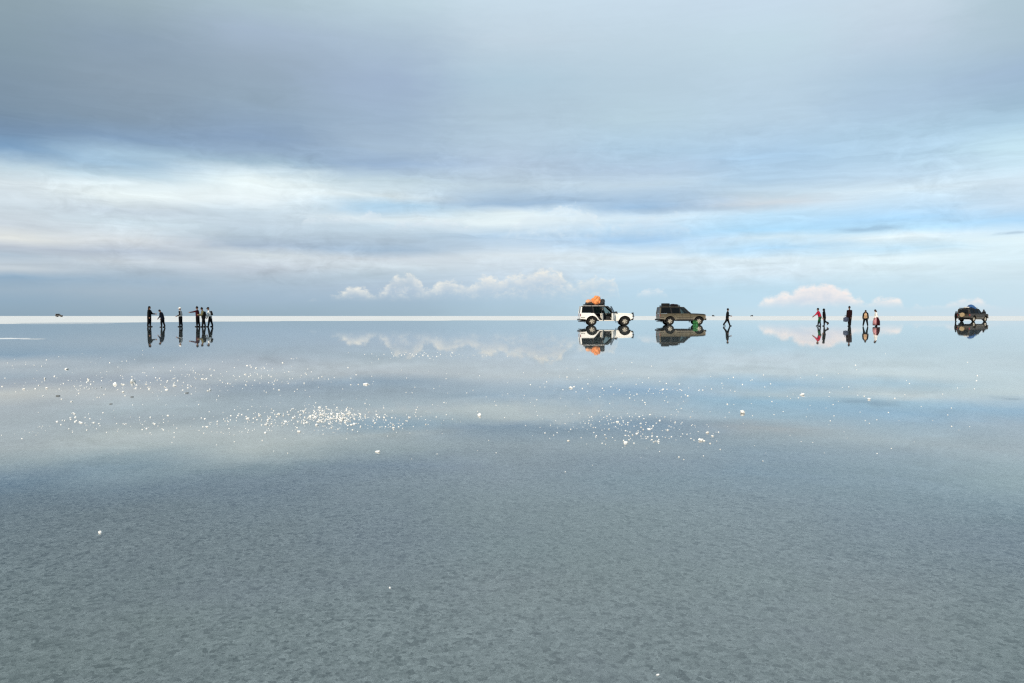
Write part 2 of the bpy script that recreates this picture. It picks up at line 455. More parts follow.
    n_c = nt.math('SUBTRACT', nt.noise(nt.comb(nt.math('MULTIPLY', az, 0.35), nt.math('MULTIPLY', s, 30.0), 4.4), 1.0, 5, 0.6), 0.5)
    def bank(profile, base_y, x0, x1, lit, low, strength, rag, soft, body=0.45, floor=0.62):
        cr = nt.new('ShaderNodeValToRGB'); e = cr.color_ramp.elements
        cr.color_ramp.interpolation = 'EASE'
        a0, a1 = az_of(x0), az_of(x1)
        nt.link(nt.mapr(az, a0, a1), cr.inputs[0])
        pts = sorted(profile)
        while len(e) < len(pts): e.new(0.5)
        for i, (px, py) in enumerate(pts):
            e[i].position = min(1, max(0, (az_of(px) - a0) / (a1 - a0)))
            v = max(0.0, s_of(px, py) / 0.1)
            e[i].color = (v, v, v, 1)
        top = nt.math('MULTIPLY', cr.outputs[0], 0.1)
        base = s_of(700, base_y)
        bump = nt.math('ADD', nt.math('MULTIPLY', n_a, rag), nt.math('MULTIPLY', n_b, rag * 0.6))
        rel = nt.math('SUBTRACT', nt.math('ADD', top, bump), s)          # height below the outline
        d = nt.math('MULTIPLY', nt.mapr(rel, 0.0, soft, kind='SMOOTHSTEP'), nt.mapr(nt.math('ADD', n_c, nt.math('MULTIPLY', n_b, 0.5)), -0.16, 0.06, floor, 1.0))
        d = nt.math('MULTIPLY', d, nt.mapr(nt.math('ADD', s, nt.math('MULTIPLY', n_a, 0.006)), base - 0.009, base + 0.008, kind='SMOOTHSTEP'))
        ins = nt.math('MULTIPLY', nt.mapr(az, a0, a0 + 0.8), nt.mapr(az, a1, a1 - 0.8))
        d = nt.math('MULTIPLY', nt.math('MULTIPLY', d, ins), strength)
        d0 = d; sh = nt.math('ADD', nt.mapr(rel, 0.003, 0.018, 0.95, 0.15), nt.math('ADD', nt.math('MULTIPLY', n_b, 2.0), nt.math('MULTIPLY', n_a, 1.2)), clamp=True)
        d = nt.math('MULTIPLY', d0, nt.math('ADD', body, nt.math('MULTIPLY', sh, 1.0 - body)))
        return d, nt.mix(sh, lin(low), lin(lit))
    banks = [
     bank([(286,304),(318,299),(340,292),(352,284),(364,286),(372,293),(382,288),(396,273),(408,272),(418,277),(428,285),(445,279),(470,282),(486,275),(500,277),(515,273),(545,269),(560,271),(571,281),(590,277),(606,273),(614,276),(624,300)], 296, 284, 624, (241,238,228), (184,198,213), 0.92, 0.036, 0.010, 0.40),
     bank([(630,300),(640,292),(652,288),(662,287),(672,300)], 293, 628, 674, (226,229,232), (190,207,224), 0.75, 0.03, 0.008),
     bank([(752,306),(764,298),(785,291),(805,285),(825,283),(843,288),(858,297),(866,301),(880,296),(897,296),(907,306),(915,302),(924,306),(931,303),(943,305),(950,300),(962,297),(976,297),(990,302),(1000,306)], 304.5, 750, 1004, (242,233,230), (214,211,221), 1.0, 0.020, 0.008, 0.75, 0.9),
    ]
    banks += [
     bank([(296,224),(312,218),(332,215),(352,214),(370,211),(380,213),(386,224)], 222, 294, 388, (222,232,238), (196,212,224), 0.75, 0.030, 0.008, 0.3),
     bank([(388,226),(400,220),(425,217),(440,219),(462,223),(480,228)], 227, 384, 484, (220,230,237), (190,206,220), 0.7, 0.030, 0.008, 0.3),
     bank([(500,230),(515,219),(530,211),(550,206),(570,205),(590,210),(604,224)], 236, 498, 608, (228,238,242), (203,220,232), 0.75, 0.050, 0.012, 0.35),
     bank([(604,232),(620,223),(642,216),(668,213),(684,219),(694,232)], 234, 602, 698, (216,230,239), (196,216,232), 0.6, 0.050, 0.012, 0.3),
    ]
    for d, c in banks:
        col = nt.mix(d, col, c)
        den = nt.math('MAXIMUM', den, d)
    # small dark shreds
    for px, py, wx, wy, a in ((868,229,1.1,0.0030,0.45),(1010,233,0.6,0.0016,0.4),(700,209,4.5,0.004,0.25)):
        dx = nt.math('DIVIDE', nt.math('SUBTRACT', azw, az_of(px)), wx)
        dy = nt.math('DIVIDE', nt.math('SUBTRACT', nt.math('ADD', s, nt.math('MULTIPLY', wn2, 0.006)), s_of(px, py)), wy)
        g = nt.math('POWER', 2.718, nt.math('MULTIPLY', nt.math('ADD', nt.math('MULTIPLY', dx, dx), nt.math('MULTIPLY', dy, dy)), -1.0))
        col = nt.mix(nt.math('MULTIPLY', g, a), col, lin((120, 145, 170)))
    sky = nt.new('ShaderNodeTexSky', sky_type='NISHITA')
    sky.sun_disc = False; sky.sun_elevation = SUN_EL; sky.sun_rotation = SUN_AZ
    sky.altitude = 3600; sky.air_density = 1.0; sky.dust_density = 0.6; sky.ozone_density = 1.0
    STR = 0.10
    clouds = nt.new('ShaderNodeVectorMath', operation='SCALE'); nt.link(col, clouds.inputs[0]); clouds.inputs['Scale'].default_value = 1 / STR
    nt.link(nt.mix(den, sky.outputs[0], clouds.outputs[0]), bg.inputs[0])
    bg.inputs[1].default_value = STR
make_sky()

# ------------------------------------------------------------------ salt flat and water
def shore_r(az):
    pts = ((-60, 96), (-34, 102), (-28, 112), (-22, 119), (-8, 140), (8, 152), (35, 158), (60, 150))
    for (a, r), (b, q) in zip(pts, pts[1:]):
        if a <= az <= b:
            k = (az - a) / (b - a)
            return r + (q - r) * k
    return 130
def make_ground():
    rings = [0.4, 2, 5, 10, 20, 35, 50, 60, 68] + [72 + 1.5 * i for i in range(68)] + [178, 190, 210, 240, 300, 400, 700, 1200, 2500, 6000, 15000, 60000]
    azs = []
    a = -180.0
    while a < 180:
        azs.append(a)
        a += 0.16 if -44 <= a < 44 else 3.0
    bm = bmesh.new()
    c = bm.verts.new((0, 0, -0.015))
    prev = None
    for r in rings:
        ring = []
        for a in azs:
            x, y = r * math.sin(R(a)), r * math.cos(R(a))
            z = -0.015
            if r > 70:
                n = noise.fractal(Vector((x * 0.045, y * 0.10, 1.7)), 1.0, 2.0, 5)
                n2 = noise.noise(Vector((x * 0.4, y * 0.5, 9.2)))
                d = (r - shore_r(a if abs(a) < 60 else 60)) / 14.0
                k = max(0.0, min(1.0, 0.5 + d * 0.5))
                z += 0.030 * k * k * (3 - 2 * k) + 0.013 * n * (1 if r < 300 else 0) + 0.002 * n2 * (r < 300)
                if r > 170: z = max(z, 0.006)
                if r < 80: z = -0.015 + (z + 0.015) * (r - 70) / 10
            ring.append(bm.verts.new((x, y, z)))
        n_ = len(ring)
        for i in range(n_):
            j = (i + 1) % n_
            if prev is None: bm.faces.new((c, ring[i], ring[j]))
            else: bm.faces.new((prev[i], ring[i], ring[j], prev[j]))
        prev = ring
    o = build('salt_flat', bm, GROUND, smooth=True)
    tag(o, kind='structure')
make_ground()
bm = bmesh.new()
bmesh.ops.create_circle(bm, cap_ends=True, segments=180, radius=176)
tag(build('water', bm, WATER), kind='structure')

# ------------------------------------------------------------------ cross-country vehicles
def arc(cx, cz, r, a0, a1, n=12):
    return [(cx + r * math.cos(R(a0 + (a1 - a0) * i / n)), cz + r * math.sin(R(a0 + (a1 - a0) * i / n))) for i in range(n + 1)]

def tumble(bm):
    for v in bm.verts:
        if v.co.z > 1.16:
            k = 0.155 * (v.co.z - 1.16) / 0.62
            v.co.y -= math.copysign(min(k, abs(v.co.y)), v.co.y)

def bar(bm, a, b, w, y0, y1):
    """a flat pillar between two (x, z) points"""
    ax, az_ = a; bx_, bz = b
    dx, dz = bx_ - ax, bz - az_
    L = math.hypot(dx, dz); nx, nz = -dz / L * w / 2, dx / L * w / 2
    prism(bm, [(ax + nx, az_ + nz), (bx_ + nx, bz + nz), (bx_ - nx, bz - nz), (ax - nx, az_ - nz)], y0, y1)

WR = 0.40
def make_wheel(parent, x, side, zc=WR):
    yc = side * 0.80
    bm = bmesh.new()
    rod(bm, (x, side * 0.60, zc), (x, side * 0.86, zc), 0.11, 0.075, 16)
    for i in range(6):
        a = i * math.pi / 3
        rod(bm, (x + 0.05 * math.cos(a), side * 0.85, zc + 0.05 * math.sin(a)), (x + 0.05 * math.cos(a), side * 0.885, zc + 0.05 * math.sin(a)), 0.012, 0.012, 6)
    lathe(bm, [(0.0005, -0.01), (0.222, -0.01), (0.222, 0.01), (0.0005, 0.01)], (x, side * 0.825, zc), 24)
    hub = build('wheel', bm, STEEL, parent, bevel=0.004)
    bm = bmesh.new()
    prof = [(0.225, -0.10), (0.30, -0.128), (0.365, -0.128), (0.392, -0.10), (0.40, -0.06), (0.40, 0.06), (0.392, 0.10), (0.365, 0.128), (0.30, 0.128), (0.225, 0.10)]
    lathe(bm, prof, (x, yc, zc), 40)
    for i in range(40):                       # tread blocks
        a = 2 * math.pi * (i + 0.5) / 40
        c, s = math.cos(a), math.sin(a)
        for y in (-0.075, 0.0, 0.075):
            p = Vector((x + 0.395 * c, yc + y, zc + 0.395 * s)); q = Vector((x + 0.408 * c, yc + y, zc + 0.408 * s))
            rod(bm, p, q, 0.022, 0.019, 4)
    build('tyre', bm, RUBBER, hub, smooth=False)
    bm = bmesh.new()
    lathe(bm, [(0.228, -0.095), (0.240, -0.095), (0.240, 0.095), (0.228, 0.095), (0.215, 0.06), (0.215, -0.06)], (x, yc, zc), 32)
    for i in range(6):
        a = 2 * math.pi * i / 6 + 0.3
        c, s = math.cos(a), math.sin(a)
        rod(bm, (x + 0.06 * c, side * 0.855, zc + 0.06 * s), (x + 0.225 * c, side * 0.865, zc + 0.225 * s), 0.062, 0.048, 8)
    lathe(bm, [(0.0005, -0.02), (0.10, -0.02), (0.085, 0.03), (0.0005, 0.04)] if side > 0 else [(0.0005, -0.04), (0.085, -0.03), (0.10, 0.02), (0.0005, 0.02)], (x, side * 0.855, zc), 24)
    build('rim', bm, RIM_MAT, hub, bevel=0.0)
    return hub

def door_mesh(kind):
    """a door in car coordinates, outer face towards +y; (panel, frame) outline"""
    if kind == 'front':
        pan = [(0.99, 0.53), (1.985, 0.53), (1.985, 1.16), (0.99, 1.16)]
        fr = [(0.99, 1.15), (0.99, 1.745), (1.35, 1.745), (1.945, 1.15)]
    else:
        pan = [(0.665, 0.53), (0.955, 0.53), (0.955, 1.16), (0.185, 1.16), (0.42, 0.88)]
        fr = [(0.20, 1.15), (0.10, 1.745), (0.955, 1.745), (0.955, 1.15)]
    return pan, fr

def make_door(parent, kind, side, paint, open_deg=0.0):
    pan, fr = door_mesh(kind)
    hx = 1.985 if kind == 'front' else 0.955
    def place(bm):
        tumble(bm)
        for v in bm.verts: v.co.y *= side
        if open_deg:
            m = Matrix.Translation((hx, side * 0.93, 0)) @ Matrix.Rotation(-side * R(open_deg), 4, 'Z') @ Matrix.Translation((-hx, -side * 0.93, 0))
            bmesh.ops.transform(bm, matrix=m, verts=bm.verts)
    bm = bmesh.new()
    prism(bm, pan, 0.875, 0.945)
    place(bm)
    d = build('door', bm, paint, parent, bevel=0.008)
    bm = bmesh.new()
    for a, b in zip(fr, fr[1:]): bar(bm, a, b, 0.055, 0.895, 0.935)
    place(bm)
    build('window_frame', bm, TRIM, d)
    bm = bmesh.new()
    prism(bm, [(x * 0.97 + 0.03 * (hx - 0.4), z) for x, z in fr], 0.912, 0.918); place(bm)
    build('window', bm, TINTED if kind == 'rear' else GLASS, d)
    bm = bmesh.new()
    hxx = 1.10 if kind == 'front' else 0.40
    box(bm, hxx, hxx + 0.16, 0.943, 0.968, 1.035, 1.065); place(bm)
    build('handle', bm, TRIM, d, bevel=0.006)
    bm = bmesh.new()
    cx = sum(p[0] for p in pan) / len(pan); cz = sum(p[1] for p in pan) / len(pan)
    prism(bm, [(cx + (x - cx) * 0.9, cz + (z - cz) * 0.9) for x, z in pan], 0.855, 0.873)
    box(bm, cx - 0.25, cx + 0.2, 0.80, 0.853, 0.90, 0.95); place(bm)
    build('inner_trim', bm, DOOR_TRIM if kind == 'front' else INTERIOR, d, bevel=0.006)
    if kind == 'front':
        bm = bmesh.new()
        box(bm, 1.86, 1.95, 0.99, 1.17, 1.17, 1.31); rod(bm, (1.90, 0.90, 1.19), (1.90, 1.02, 1.23), 0.02)
        place(bm)
        build('mirror', bm, TRIM, d, bevel=0.02)
    return d

def make_suv(name, label, cat, paint, loc, rz, scale=1.0, open_doors=False, tint=None, bull_bar=True, rack=(-0.85, 1.15), group=None, black_hood_sill_shade=False):
    root = empty(name, loc, rz)
    root.scale = scale if isinstance(scale, tuple) else (scale,) * 3
    tag(root, label, cat, group)
    bm = bmesh.new()
    for s in (1, -1):
        y0, y1 = 0.87 * s, 0.945 * s
        q = [(-1.0, 0.62), (-0.50, 0.58)] + arc(0, WR, 0.53, 160, 20) + [(0.645, 0.50), (0.655, 0.53), (0.40, 0.88), (0.165, 1.16), (-1.0, 1.17)]
        prism(bm, q, y0, y1)
        f = [(2.0, 0.50), (2.30, 0.50)] + arc(2.85, WR, 0.53, 168, 20) + [(3.40, 0.60), (3.58, 0.62), (3.60, 0.99), (3.42, 1.02), (2.0, 1.085)]
        prism(bm, f, y0, y1)
        for cx in (0, 2.85):                                   # flared arches
            o_, i_ = arc(cx, WR, 0.575, 165, 15, 16), arc(cx, WR, 0.515, 15, 165, 16)
            prism(bm, o_ + i_, 0.938 * s, 0.985 * s)
        box(bm, 0.60, 2.33, 0.80 * s, 0.935 * s, 0.43, 0.515)     # sill
        bar(bm, (0.972, 0.50), (0.972, 1.16), 0.035, 0.86 * s, 0.915 * s)   # lower B pillar
        bar(bm, (-0.975, 1.14), (-0.90, 1.79), 0.12, 0.86 * s, 0.932 * s)    # D pillar
        bar(bm, (1.40, 1.775), (-0.93, 1.775), 0.05, 0.87 * s, 0.93 * s)
    roof = [(1.42, 1.765), (1.33, 1.815), (0.9, 1.85), (0.2, 1.868), (-0.5, 1.862), (-0.88, 1.83), (-0.96, 1.79), (-0.96, 1.765)]
    prism(bm, roof, -0.925, 0.925)
    hood = [(2.02, 1.095), (2.02, 1.185), (2.7, 1.165), (3.30, 1.125), (3.52, 1.085), (3.595, 1.03), (3.595, 1.0), (3.42, 1.03)]
    hood_bm = bmesh.new(); prism(hood_bm, hood, -0.925, 0.925); tumble(hood_bm)
    box(bm, -1.015, -0.95, -0.868, 0.868, 0.55, 1.16)                            # tailgate
    for s in (1, -1): bar(bm, (-0.985, 1.15), (-0.93, 1.78), 0.05, 0.70 * s, 0.85 * s)
    box(bm, 3.50, 3.585, -0.868, 0.868, 0.62, 0.985)                            # nose panel
    tumble(bm)
    body = build('body', bm, paint, root, bevel=0.014)
    build('hood', hood_bm, BLACK_PAINT if black_hood_sill_shade else paint, root, bevel=0.014)
    bm = bmesh.new()
    box(bm, -0.94, 3.45, -0.56, 0.56, 0.42, 0.50)
    box(bm, -0.94, 2.28, -0.86, 0.86, 0.47, 0.535) if False else box(bm, 0.62, 2.26, -0.86, 0.86, 0.455, 0.53)
    box(bm, -0.94, 0.60, -0.86, 0.86, 0.955, 0.985)                              # load floor over the arches
    box(bm, -0.94, 0.60, -0.55, 0.55, 0.50, 0.95)
    box(bm, 2.02, 2.07, -0.85, 0.85, 0.50, 1.09)                                # firewall
    box(bm, 2.10, 3.48, -0.55, 0.55, 0.50, 1.03)                                # engine bay
    box(bm, 1.70, 2.0, -0.82, 0.82, 0.90, 1.14)                                 # dashboard
    rod(bm, (0, -0.75, WR), (0, 0.75, WR), 0.07, 0.07, 10); rod(bm, (2.85, -0.75, WR), (2.85, 0.75, WR), 0.07, 0.07, 10)
    build('interior', bm, INTERIOR, root)
    for x, ys in ((1.15, (-0.4, 0.4)), (0.28, (-0.42, 0.42))):
        for y in ys:
            bm = bmesh.new()
            box(bm, x - 0.05, x + 0.45, y - 0.25, y + 0.25, 0.53, 0.86)
            prism(bm, [(x - 0.05, 0.80), (x + 0.12, 0.84), (x - 0.06, 1.42), (x - 0.20, 1.42)], y - 0.24, y + 0.24)
            st = build('seat', bm, SEAT_MAT, root, bevel=0.04)
            bm = bmesh.new()
            box(bm, x - 0.20, x - 0.09, y - 0.13, y + 0.13, 1.46, 1.66)
            rod(bm, (x - 0.14, y - 0.06, 1.40), (x - 0.14, y - 0.06, 1.48), 0.012); rod(bm, (x - 0.14, y + 0.06, 1.40), (x - 0.14, y + 0.06, 1.48), 0.012)
            build('headrest', bm, HEADREST, st, bevel=0.03)
    bm = bmesh.new()
    lathe(bm, [(0.165, -0.015), (0.19, -0.015), (0.19, 0.015), (0.165, 0.015)], (0, 0, 0), 20)
    bmesh.ops.transform(bm, matrix=Matrix.Translation((1.62, 0.40, 1.15)) @ Matrix.Rotation(R(65), 4, 'Y') @ Matrix.Rotation(R(90), 4, 'X'), verts=bm.verts)
    build('steering_wheel', bm, TRIM, root, smooth=True)
    for s in (1, -1):
        for k in ('front', 'rear'):
            make_door(root, k, s, paint, (70 if k == 'front' else 78) if (open_doors and s < 0) else 0)
        bm = bmesh.new()
        prism(bm, [(0.10, 1.19), (-0.90, 1.19), (-0.86, 1.74), (0.02, 1.74)], 0.898 * s, 0.905 * s); tumble(bm)
        build('quarter_window', bm, tint or TINTED, root)
        for a_, b_, w_ in (((2.02, 1.15), (1.37, 1.79), 0.085), ((0.972, 1.162), (0.972, 1.79), 0.05), ((0.155, 1.165), (0.05, 1.79), 0.10)):
            bm = bmesh.new(); bar(bm, a_, b_, w_, 0.855 * s, 0.928 * s); tumble(bm)
            build('pillar', bm, TRIM, root)
        bm = bmesh.new(); box(bm, -0.95, 1.40, 0.932 * s, 0.958 * s, 1.755, 1.815); tumble(bm)
        build('gutter', bm, TRIM, root)
        bm = bmesh.new(); box(bm, -0.98, -0.60, 0.946 * s, 0.965 * s, 0.725, 0.765); build('side_strip', bm, TRIM, root)
        if not open_doors:
            bm = bmesh.new(); box(bm, 0.66, 2.24, 0.947 * s, 0.965 * s, 0.70, 0.75); build('side_strip', bm, TRIM, root)
        make_wheel(root, 0, s); make_wheel(root, 2.85, s)
        bm = bmesh.new(); box(bm, 3.572, 3.612, s * 0.50, s * 0.82, 0.79, 0.955)
        build('headlight', bm, LAMP, root, bevel=0.012)
        bm = bmesh.new(); box(bm, 3.52, 3.606, s * 0.83, s * 0.953, 0.84, 0.94)
        build('turn_signal', bm, AMBER, root, bevel=0.01)
        bm = bmesh.new(); box(bm, -1.03, -0.96, s * 0.78, s * 0.952, 0.86, 1.08)
        build('tail_lamp', bm, RED_LAMP, root, bevel=0.012)
        bm = bmesh.new(); box(bm, -0.53, -0.50, s * 0.68, s * 0.96, 0.26, 0.56); build('mud_flap', bm, TRIM, root)
        bm = bmesh.new(); box(bm, 2.30, 2.33, s * 0.68, s * 0.96, 0.26, 0.48); build('mud_flap', bm, TRIM, root)
    bm = bmesh.new()
    prism(bm, [(1.99, 1.185), (2.005, 1.185), (1.40, 1.765), (1.385, 1.765)], -0.83, 0.83); tumble(bm)
    build('windscreen', bm, GLASS, root)
    bm = bmesh.new()
    prism(bm, [(-0.99, 1.20), (-0.98, 1.20), (-0.94, 1.74), (-0.95, 1.74)], -0.71, 0.71); tumble(bm)
    build('rear_window', bm, tint or TINTED, root)
    bm = bmesh.new()
    for i in range(5): box(bm, 3.586, 3.606, -0.47, 0.47, 0.80 + 0.034 * i, 0.82 + 0.034 * i)
    build('grille', bm, TRIM, root)
    bm = bmesh.new()
    prism(bm, [(3.50, 0.50), (3.70, 0.50), (3.72, 0.56), (3.72, 0.66), (3.60, 0.69), (3.50, 0.67)], -0.93, 0.93)
    build('front_bumper', bm, TRIM, root, bevel=0.02)
    bm = bmesh.new()
    prism(bm, [(-0.93, 0.46), (-1.10, 0.46), (-1.14, 0.52), (-1.14, 0.62), (-0.93, 0.64)], -0.93, 0.93)
    build('rear_bumper', bm, STEEL if open_doors else TRIM, root, bevel=0.02)
    if bull_bar:
        bm = bmesh.new()
        for s in (1, -1):
            tube(bm, [(3.66, s * 0.40, 0.55), (3.86, s * 0.42, 0.62), (3.84, s * 0.44, 1.10)], 0.035)
            tube(bm, [(3.72, s * 0.92, 0.66), (3.80, s * 0.86, 0.98), (3.84, s * 0.44, 1.10)], 0.03)
        rod(bm, (3.84, -0.45, 1.10), (3.84, 0.45, 1.10), 0.035); rod(bm, (3.86, -0.85, 0.84), (3.86, 0.85, 0.84), 0.028)
        for s in (1, -1): rod(bm, (3.80, s * 0.30, 1.12), (3.90, s * 0.30, 1.12), 0.10, 0.10, 14)
        build('bull_bar', bm, TRIM, root)
    # roof rack
    x0, x1 = rack
    bm = bmesh.new()
    for z in (1.865, 1.965):
        tube(bm, [(x0, -0.75, z), (x1, -0.75, z), (x1 + 0.06, 0, z + 0.03), (x1, 0.75, z), (x0, 0.75, z), (x0, -0.75, z)], 0.022)
    n = 6
    for i in range(n + 1):
        x = x0 + (x1 - x0) * i / n
        tube(bm, [(x, -0.75, 1.865), (x, -0.5, 1.90), (x, 0.5, 1.90), (x, 0.75, 1.865)], 0.014)
        for s in (1, -1):
            rod(bm, (x, s * 0.75, 1.865), (x, s * 0.75, 1.965), 0.014)
            if i % 2 == 0: rod(bm, (x, s * 0.75, 1.87), (x, s * 0.79, 1.80), 0.018)
    for y in (-0.4, -0.2, 0, 0.2, 0.4): rod(bm, (x0, y, 1.905), (x1, y, 1.905), 0.010)
    build('roof_rack', bm, TRIM, root)
    bm = bmesh.new(); rod(bm, (-1.10, 0.3, 0.36), (-0.2, 0.3, 0.40), 0.035, 0.035, 10)
    build('exhaust_pipe', bm, STEEL, root)
    if black_hood_sill_shade:  # black strip added along each sill to stand for the shade there
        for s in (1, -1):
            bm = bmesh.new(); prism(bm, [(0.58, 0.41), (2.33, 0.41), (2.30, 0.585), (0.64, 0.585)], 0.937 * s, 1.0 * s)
            build('sill_shade_strip', bm, TRIM, root, bevel=0.012)
    for o in list(COL.objects):
        if o.type == 'MESH' and (o.parent == root or (o.parent and o.parent.parent == root)) and o.name.split('.')[0] not in ('wheel', 'tyre', 'rim'):
            for v in o.data.vertices:
                if v.co.x > 3.36: v.co.x = 3.36 + (v.co.x - 3.36) * 0.62
    return root

def flatten(root):
    """one mesh of a vehicle too far off to show its parts"""
    dg = bpy.context.evaluated_depsgraph_get(); dg.update()
    inv = root.matrix_world.inverted()
    bm = bmesh.new(); mats = []
    kids = [o for o in bpy.data.objects if o.type == 'MESH' and (o.parent == root or (o.parent and o.parent.parent == root))]
    for o in kids:
        me = bpy.data.meshes.new_from_object(o.evaluated_get(dg))
        me.transform(inv @ o.matrix_world)
        m = o.data.materials[0]
        if m not in mats: mats.append(m)
        n0 = len(bm.faces); bm.from_mesh(me); bm.faces.ensure_lookup_table()
        for f in bm.faces[n0:]: f.material_index = mats.index(m)
        bpy.data.meshes.remove(me)
    me = bpy.data.meshes.new('distant_vehicle'); bm.to_mesh(me); bm.free()
    for m in mats: me.materials.append(m)
    for o in kids: bpy.data.objects.remove(o)
    bpy.data.objects.remove(root)
    return me

def lump(bm, c, r, seed, scale=(1, 1, 1), amp=0.25, freq=2.5, sub=3):
    v0 = len(bm.verts)
    ball(bm, Vector((0, 0, 0)), 1.0, sub)
    bm.verts.ensure_lookup_table()
    for v in bm.verts[v0:]:
        d = v.co.normalized()
        k = 1 + amp * noise.fractal(d * freq + Vector((seed, seed * 1.7, 0)), 1.0, 2.0, 4)
        v.co = Vector((d.x * scale[0], d.y * scale[1], d.z * scale[2])) * r * k + Vector(c)

def car_at(px_rear, y_wheel):
    p = ground_point(px_rear, y_wheel)
    return p

# white vehicle
DEP = -0.012
p_rear = ground_point(592, 325.5)
WS = (1.03, 1.0, 0.97)
white = make_suv('white_off_road_vehicle', 'white off-road vehicle with its near doors standing open and an orange bundle on the roof', 'off-road vehicle',
                 WHITE_PAINT, (p_rear.x, p_rear.y + 0.9, DEP), 0.0, WS, open_doors=True, rack=(-0.62, 1.12))
def on_car(p0, rz, sc, x, y, z):
    sc = sc if isinstance(sc, tuple) else (sc,) * 3
    v = Matrix.Rotation(rz, 4, 'Z') @ Vector((x * sc[0], y * sc[1], z * sc[2]))
    return Vector((p0.x + v.x, p0.y + 0.9 + v.y, DEP + v.z))

def bundle(name, label, cat, loc, rz, blobs, mat, straps=True):
    root = empty(name, loc, rz); tag(root, label, cat)
    bm = bmesh.new()
    for i, (c, r, sc) in enumerate(blobs): lump(bm, c, r, 3.1 * i + len(name), sc, 0.42, 2.8)
    remeshed('cover', bm, 0.03, mat, root, 2)
    if straps:
        for x in (-0.2, 0.25):
            bm = bmesh.new(); pts = []
            for i in range(9):
                a = math.pi * i / 8
                pts.append((x, -0.52 * math.cos(a), 0.02 + 0.62 * math.sin(a)))
            tube(bm, pts, 0.012, 6)
            build('strap', bm, TRIM, root)
    return root
bundle('luggage_bundle', 'large bulging orange tarpaulin bundle strapped on the roof of the white vehicle', 'luggage',
       on_car(p_rear, 0, WS, 0.35, 0, 1.91), 0, [((-0.22, 0, 0.27), 0.36, (1.1, 1.2, 0.75)), ((0.16, -0.05, 0.42), 0.40, (0.95, 1.1, 1.0)), ((0.05, -0.35, 0.22), 0.24, (1.3, 0.8, 0.8)), ((-0.12, -0.25, 0.52), 0.20, (1.2, 1, 0.8)), ((0.36, -0.2, 0.28), 0.24, (0.7, 1, 1))], ORANGE)
PEACH = simple('faded_peach_tarpaulin', (0.72, 0.36, 0.20), 0.7, 0.25, 6, bump=0.8)
bundle('luggage_bundle', 'small faded peach bundle at the rear of the white vehicle roof load', 'luggage',
       on_car(p_rear, 0, WS, -0.20, -0.30, 1.98), 0, [((0, 0, 0.26), 0.25, (1.1, 1.3, 0.8)), ((-0.12, -0.2, 0.24), 0.18, (1.1, 1.1, 0.8))], PEACH, False)
bundle('duffel_bag', 'dark duffel bag under the orange bundle at the rear of the roof rack', 'bag',
       on_car(p_rear, 0, WS, -0.33, -0.42, 1.91), 0, [((0, 0, 0.14), 0.2, (1.3, 0.9, 0.75)), ((0.3, 0.02, 0.12), 0.17, (1.3, 0.9, 0.75))], DARKCLOTH, False)
bundle('travel_bag', 'tall dark travel bag standing on the roof rack in front of the orange bundle', 'bag',
       on_car(p_rear, 0, WS, 0.90, -0.1, 1.91), 0, [((0.0, 0, 0.2), 0.30, (1.0, 1.5, 0.95)), ((0.1, 0.02, 0.38), 0.24, (0.95, 1.5, 0.8)), ((-0.12, 0.02, 0.36), 0.24, (0.95, 1.4, 0.8))], DARKCLOTH, False)

# olive vehicle
p_ol = ground_point(670, 325.0)
OS = (0.96, 0.98, 0.945)
olive = make_suv('olive_off_road_vehicle', 'olive brown off-road vehicle with closed doors and a spare wheel on its roof rack', 'off-road vehicle',
                 OLIVE_PAINT, (p_ol.x, p_ol.y + 0.9, DEP), 0.0, OS, rack=(-0.70, 1.0), bull_bar=False, black_hood_sill_shade=True)
sp = empty('spare_wheel', on_car(p_ol, 0, OS, -0.30, -0.15, 1.915), 0.3)
tag(sp, 'spare wheel lying flat on the roof rack of the olive vehicle', 'spare wheel')
bm = bmesh.new()
lathe(bm, [(0.225, 0.01), (0.30, 0.0), (0.365, 0.0), (0.392, 0.03), (0.40, 0.07), (0.40, 0.19), (0.392, 0.23), (0.365, 0.26), (0.30, 0.26), (0.225, 0.25)], (0, 0, 0), 36)
bmesh.ops.transform(bm, matrix=Matrix.Rotation(R(90), 4, 'X'), verts=bm.verts)
build('tyre', bm, RUBBER, sp, smooth=True)
bm = bmesh.new()
lathe(bm, [(0.05, 0.16), (0.228, 0.10), (0.238, 0.10), (0.238, 0.20), (0.20, 0.21), (0.05, 0.20)], (0, 0, 0), 30)
bmesh.ops.transform(bm, matrix=Matrix.Rotation(R(90), 4, 'X'), verts=bm.verts)
build('rim', bm, RIM_MAT, sp, smooth=True)
bundle('flat_bag', 'flat dark bag on the front half of the olive vehicle roof rack', 'bag',
       on_car(p_ol, 0, OS, 0.50, 0, 1.91), 0, [((0, 0, 0.10), 0.3, (1.25, 1.6, 0.38)), ((0.25, 0, 0.09), 0.25, (1.0, 1.8, 0.40))], C_DMAROON, False)

